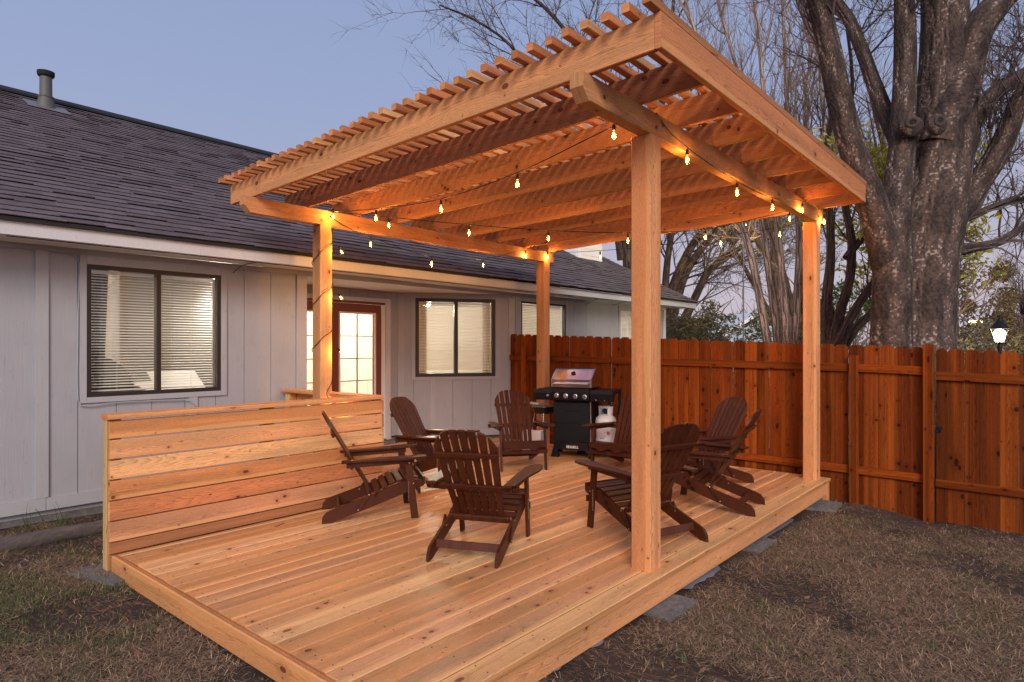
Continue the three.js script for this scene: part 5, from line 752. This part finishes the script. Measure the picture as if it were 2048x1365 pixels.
{ // lit lantern on a post
  const o = thing('lantern_post', 'lit black lantern on a post beyond the gate', 'street lamp', [11.44, -1.145, gz(11.44, -1.145)]), b = W(11.44, -1.145, 0), add = (p, n, g, m) => { g.translate(b.x, 0, b.z); return part(p, n, g, m); }, lz = (l, s = 6) => new THREE.LatheGeometry(l.map(([r, y]) => new THREE.Vector2(r, y)), s);
  add(o, 'post', lz([[0.05, -0.5], [0.035, -0.1], [0.028, 1.36], [0.045, 1.42], [0.03, 1.46], [0.03, 1.50]], 14), M.black); const h = new THREE.Group(); h.name = 'lamp_head'; o.add(h);
  add(h, 'base_plate', lz([[0, 1.50], [0.08, 1.50], [0.085, 1.525], [0, 1.53]]), M.black); add(h, 'lamp_roof', lz([[0.155, 1.765], [0.16, 1.775], [0.09, 1.87], [0.05, 1.91], [0.055, 1.93], [0.03, 1.96], [0.02, 2.01], [0, 2.03]]), M.black);
  for (let k = 0; k < 6; k++) { const a = k * Math.PI / 3, g = tube([new THREE.Vector3(Math.cos(a) * 0.082, 1.525, Math.sin(a) * 0.082), new THREE.Vector3(Math.cos(a) * 0.12, 1.66, Math.sin(a) * 0.12), new THREE.Vector3(Math.cos(a) * 0.165, 1.78, Math.sin(a) * 0.165)], 0.006, 5); add(h, 'lamp_rib', g, M.black); }
  const gl = std([1, 0.95, 0.85], 0.6, { emissive: new THREE.Color().setRGB(1, 0.9, 0.72), emissiveIntensity: 14 }); add(h, 'lamp_glass', lz([[0.03, 1.532], [0.078, 1.56], [0.088, 1.64], [0.082, 1.72], [0.05, 1.755], [0, 1.762]], 18), gl);
  const l = new THREE.PointLight(new THREE.Color().setRGB(1, 0.82, 0.52), 22); l.position.copy(W(11.44, -1.145, 1.64)).sub(o.position); l.castShadow = true; l.shadow.radius = 4; o.add(l);
  const s = thing('street_light', 'distant thin street light with a small yellow head', 'street lamp', [33.2, 1.0, -0.6]), c = W(33.2, 1.0, 0); const pg = new THREE.CylinderGeometry(0.05, 0.07, 3.2, 8); pg.translate(c.x, 1.0, c.z); part(s, 'post', pg, M.metalGrey); const hg = new THREE.BoxGeometry(0.2, 0.1, 0.5); hg.translate(c.x, 2.62, c.z + 0.1); part(s, 'lamp_head', hg, std([1, 0.8, 0.4], 0.5, { emissive: new THREE.Color().setRGB(1, 0.72, 0.2), emissiveIntensity: 5 }));
  // yellow street lamp whose light catches the buds behind the far post
  const y = thing('globe_street_lamp', 'white globe street lamp shining between the bare stems', 'street lamp', [11.4, 3.66, -0.4]), yc = W(11.4, 3.66, 0), yp = new THREE.CylinderGeometry(0.014, 0.02, 4.6, 10); yp.translate(yc.x, 1.85, yc.z); part(y, 'post', yp, M.metalGrey); const yg = new THREE.SphereGeometry(0.09, 14, 10); yg.translate(yc.x, 4.25, yc.z); part(y, 'lamp_globe', yg, std([1, 0.95, 0.8], 0.5, { emissive: new THREE.Color().setRGB(1, 0.85, 0.5), emissiveIntensity: 10 })); const yl = new THREE.PointLight(new THREE.Color().setRGB(1, 0.78, 0.40), 8); yl.position.copy(W(11.4, 3.66, 4.25)).sub(y.position); yl.castShadow = true; yl.shadow.radius = 4; y.add(yl);
}

// ---------------------------------------------------------------- grass, weeds and leaves
{
  const blade = new THREE.BufferGeometry(); blade.setAttribute('position', new THREE.Float32BufferAttribute([-0.5, 0, 0, 0.5, 0, 0, 0.35, 0.5, 0.12, -0.35, 0.5, 0.12, 0.0, 1, 0.42], 3)); blade.setAttribute('uv', new THREE.Float32BufferAttribute([0, 0, 1, 0, 1, 0.5, 0, 0.5, 0.5, 1], 2)); blade.setIndex([0, 1, 2, 0, 2, 3, 3, 2, 4]); blade.computeVertexNormals();
  const gm = std([1, 1, 1], 0.9, { side: THREE.DoubleSide });
  const dry = [[0.31, 0.195, 0.105], [0.21, 0.128, 0.068], [0.37, 0.26, 0.16], [0.11, 0.066, 0.038], [0.24, 0.15, 0.088], [0.08, 0.048, 0.030]], green = [[0.075, 0.09, 0.022], [0.095, 0.105, 0.03], [0.055, 0.07, 0.018]];
  const m4 = new THREE.Matrix4(), q = new THREE.Quaternion(), e = new THREE.Euler(), s = new THREE.Vector3(), out = []; const onDeck = (u, v) => (u > -2.09 && u < 3.94 && v > -0.05 && v < 3.1) || (u > 0.1 && u < 4.1 && v >= 3.1) || (v > 4.62) || u > 4.02;
  let tries = 0; while (out.length < 250000 && tries++ < 1.2e6) {
    const u = rr(-4.4, 4.1), v = rr(-4.2, 4.6); if (onDeck(u, v)) continue; const rx = (u + 3.638) * 0.648 - (v + 1.942) * 0.762, dp = (u + 3.638) * 0.762 + (v + 1.942) * 0.648; if (dp < 1.6 || Math.abs(rx) > dp * 0.86 + 0.6) continue;
    const dens = sstep(0.30, 0.56, fbm(u * 1.3 + 20, v * 1.3 + 20, 101, 3)), fenceBare = sstep(0.15, 1.3, 4.06 - u) , edge = sstep(0.0, 0.35, -v) + (u < -2.05 ? 1 : 0) + 0.15; if (rnd() > (0.12 + 0.88 * dens) * (0.12 + 0.88 * fenceBare) * Math.min(1, edge)) continue;
    const gpatch = sstep(0.46, 0.66, fbm(u * 1.9 + 70, v * 1.9 + 70, 103, 3)) * (u < -2 ? 0.6 : 0.2), isG = rnd() < gpatch, lie = isG ? rr(0.0, 0.9) : rr(0.9, 1.52), L = isG ? rr(0.018, 0.045) : rr(0.025, 0.075);
    e.set(lie, rnd() * 6.2832, 0, 'YXZ'); q.setFromEuler(e); s.set(rr(0.0018, 0.0036), L, L * 0.7); m4.compose(W(u, v, gz(u, v) + (isG ? 0 : rr(0.001, 0.012))), q, s); if (rnd() < 0.006) { const nb = 10 + Math.floor(rnd() * 14), dryT = rnd() < 0.68, mm = new THREE.Matrix4(); for (let b = 0; b < nb; b++) { e.set(rr(0.1, 0.95), rnd() * 6.2832, 0, 'YXZ'); q.setFromEuler(e); const LL = rr(0.025, 0.055); s.set(rr(0.002, 0.0036), LL, LL * 0.8); const bu = u + rr(-0.018, 0.018), bv = v + rr(-0.018, 0.018); if (onDeck(bu, bv)) continue; mm.compose(W(bu, bv, gz(bu, bv)), q, s); out.push([mm.clone(), dryT ? pick(dry) : pick(green), rr(0.7, 1.5)]); } } out.push([m4.clone(), isG ? pick(green) : pick(dry), rr(0.55, 1.85)]);
  }
  const im = new THREE.InstancedMesh(blade, gm, out.length), c = new THREE.Color(); out.forEach(([m, k, t], i) => { im.setMatrixAt(i, m); c.setRGB(k[0] * t, k[1] * t, k[2] * t); im.setColorAt(i, c); });
  im.name = 'grass'; im.userData = { kind: 'stuff', label: 'patchy dry winter grass around the deck', category: 'grass' }; im.castShadow = im.receiveShadow = true; scene.add(im);
  // weeds in the bed by the house
  const P = []; for (let k = 0; k < 260; k++) { const u = rr(-3.6, -1.9), v = rr(4.16, 4.6), b = W(u, v, gz(u, v)); twigRun(P, b, new THREE.Vector3(rr(-0.5, 0.5), 1, rr(-0.5, 0.5)).normalize(), rr(0.03, 0.17) * (rnd() < 0.15 ? 1.6 : 0.8), 0.0035, 4, 0.35, -0.12); } const w = new THREE.Mesh(rawGeo(P), std([0.06, 0.07, 0.02], 0.9)); w.name = 'weeds'; w.userData = { kind: 'stuff', label: 'weeds growing along the house foundation', category: 'weeds' }; scene.add(w);
  // dry leaves
  const lobes = []; for (let i = 0; i <= 22; i++) { const t = i / 22, y = -0.5 + t, wv = 0.24 * Math.sin(Math.PI * Math.min(1, t * 1.05)) * (0.55 + 0.45 * Math.abs(Math.sin(t * Math.PI * 3.5))); lobes.push([wv, y]); } const sh = new THREE.Shape(); sh.moveTo(lobes[0][0], lobes[0][1]); for (const [x, y] of lobes) sh.lineTo(x, y); for (const [x, y] of lobes.slice().reverse()) sh.lineTo(-x, y);
  const lg = new THREE.ShapeGeometry(sh), lp = lg.attributes.position; for (let i = 0; i < lp.count; i++) lp.setZ(i, 0.35 * lp.getX(i) ** 2 * 3 + 0.18 * lp.getY(i) ** 2 * 2); lg.computeVertexNormals(); lg.rotateX(-Math.PI / 2);
  const lm = [[0.20, 0.10, 0.045], [0.15, 0.08, 0.045], [0.26, 0.15, 0.07], [0.17, 0.075, 0.04]].map(k => std(k, 0.85, { side: THREE.DoubleSide }));
  const leaf = (u, v, size, mat, label, group, z) => { const m = new THREE.Mesh(lg, mat); m.name = numbered('dry_leaf'); m.position.copy(W(u, v, (z ?? gz(u, v)) + 0.006)); m.rotation.set(rr(-0.3, 0.3) * (z === undefined ? 1 : 0.15), rnd() * 6.28, 0, 'YXZ'); m.scale.setScalar(size); m.userData = { label, category: 'leaf', ...(group ? { group } : {}) }; m.castShadow = m.receiveShadow = true; scene.add(m); };
  for (let k = 0; k < 34; k++) { const v = rr(-0.6, 2.7); leaf(-2.12 - Math.abs(rr(0, 0.5)) * rnd() * 1.6, v, rr(0.05, 0.10), pick(lm), 'curled brown oak leaf lying in the grass beside the deck rim', 'fallen leaves beside the left deck rim'); }
  for (let k = 0; k < 16; k++) leaf(rr(-0.6, 3.4), rr(-1.9, -0.3), rr(0.04, 0.085), pick(lm), 'dry tan leaf lying on the lawn between deck and gate', 'fallen leaves on the lawn');
  { const n = 620, im2 = new THREE.InstancedMesh(lg, std([1, 1, 1], 0.9, { side: THREE.DoubleSide }), n), mm = new THREE.Matrix4(), qq = new THREE.Quaternion(), ee = new THREE.Euler(), sc = new THREE.Vector3(), cc = new THREE.Color(); let k = 0; while (k < n) { const u = rr(-4.2, 4.0), v = rr(-3.6, 4.4); if (onDeck(u, v) || (u > -2.09 && rnd() < 0.35)) continue; ee.set(rr(-0.5, 0.5), rnd() * 6.28, rr(-0.3, 0.3), 'YXZ'); qq.setFromEuler(ee); const z = rr(0.015, 0.055); sc.set(z, z, z * rr(0.8, 1.2)); mm.compose(W(u, v, gz(u, v) + 0.008), qq, sc); im2.setMatrixAt(k, mm); const t = rr(0.6, 1.4); cc.setRGB(0.16 * t, 0.085 * t, 0.045 * t); im2.setColorAt(k, cc); k++; } im2.name = 'leaf_litter'; im2.userData = { kind: 'stuff', label: 'scraps of dead leaves scattered through the grass', category: 'leaf litter' }; im2.castShadow = im2.receiveShadow = true; scene.add(im2); }
  leaf(-0.221, 0.642, 0.055, std([0.30, 0.24, 0.19], 0.8, { side: THREE.DoubleSide }), 'small curled grey-brown leaf lying on the deck boards', undefined, 0.002);
}

renderer.render(scene, camera);
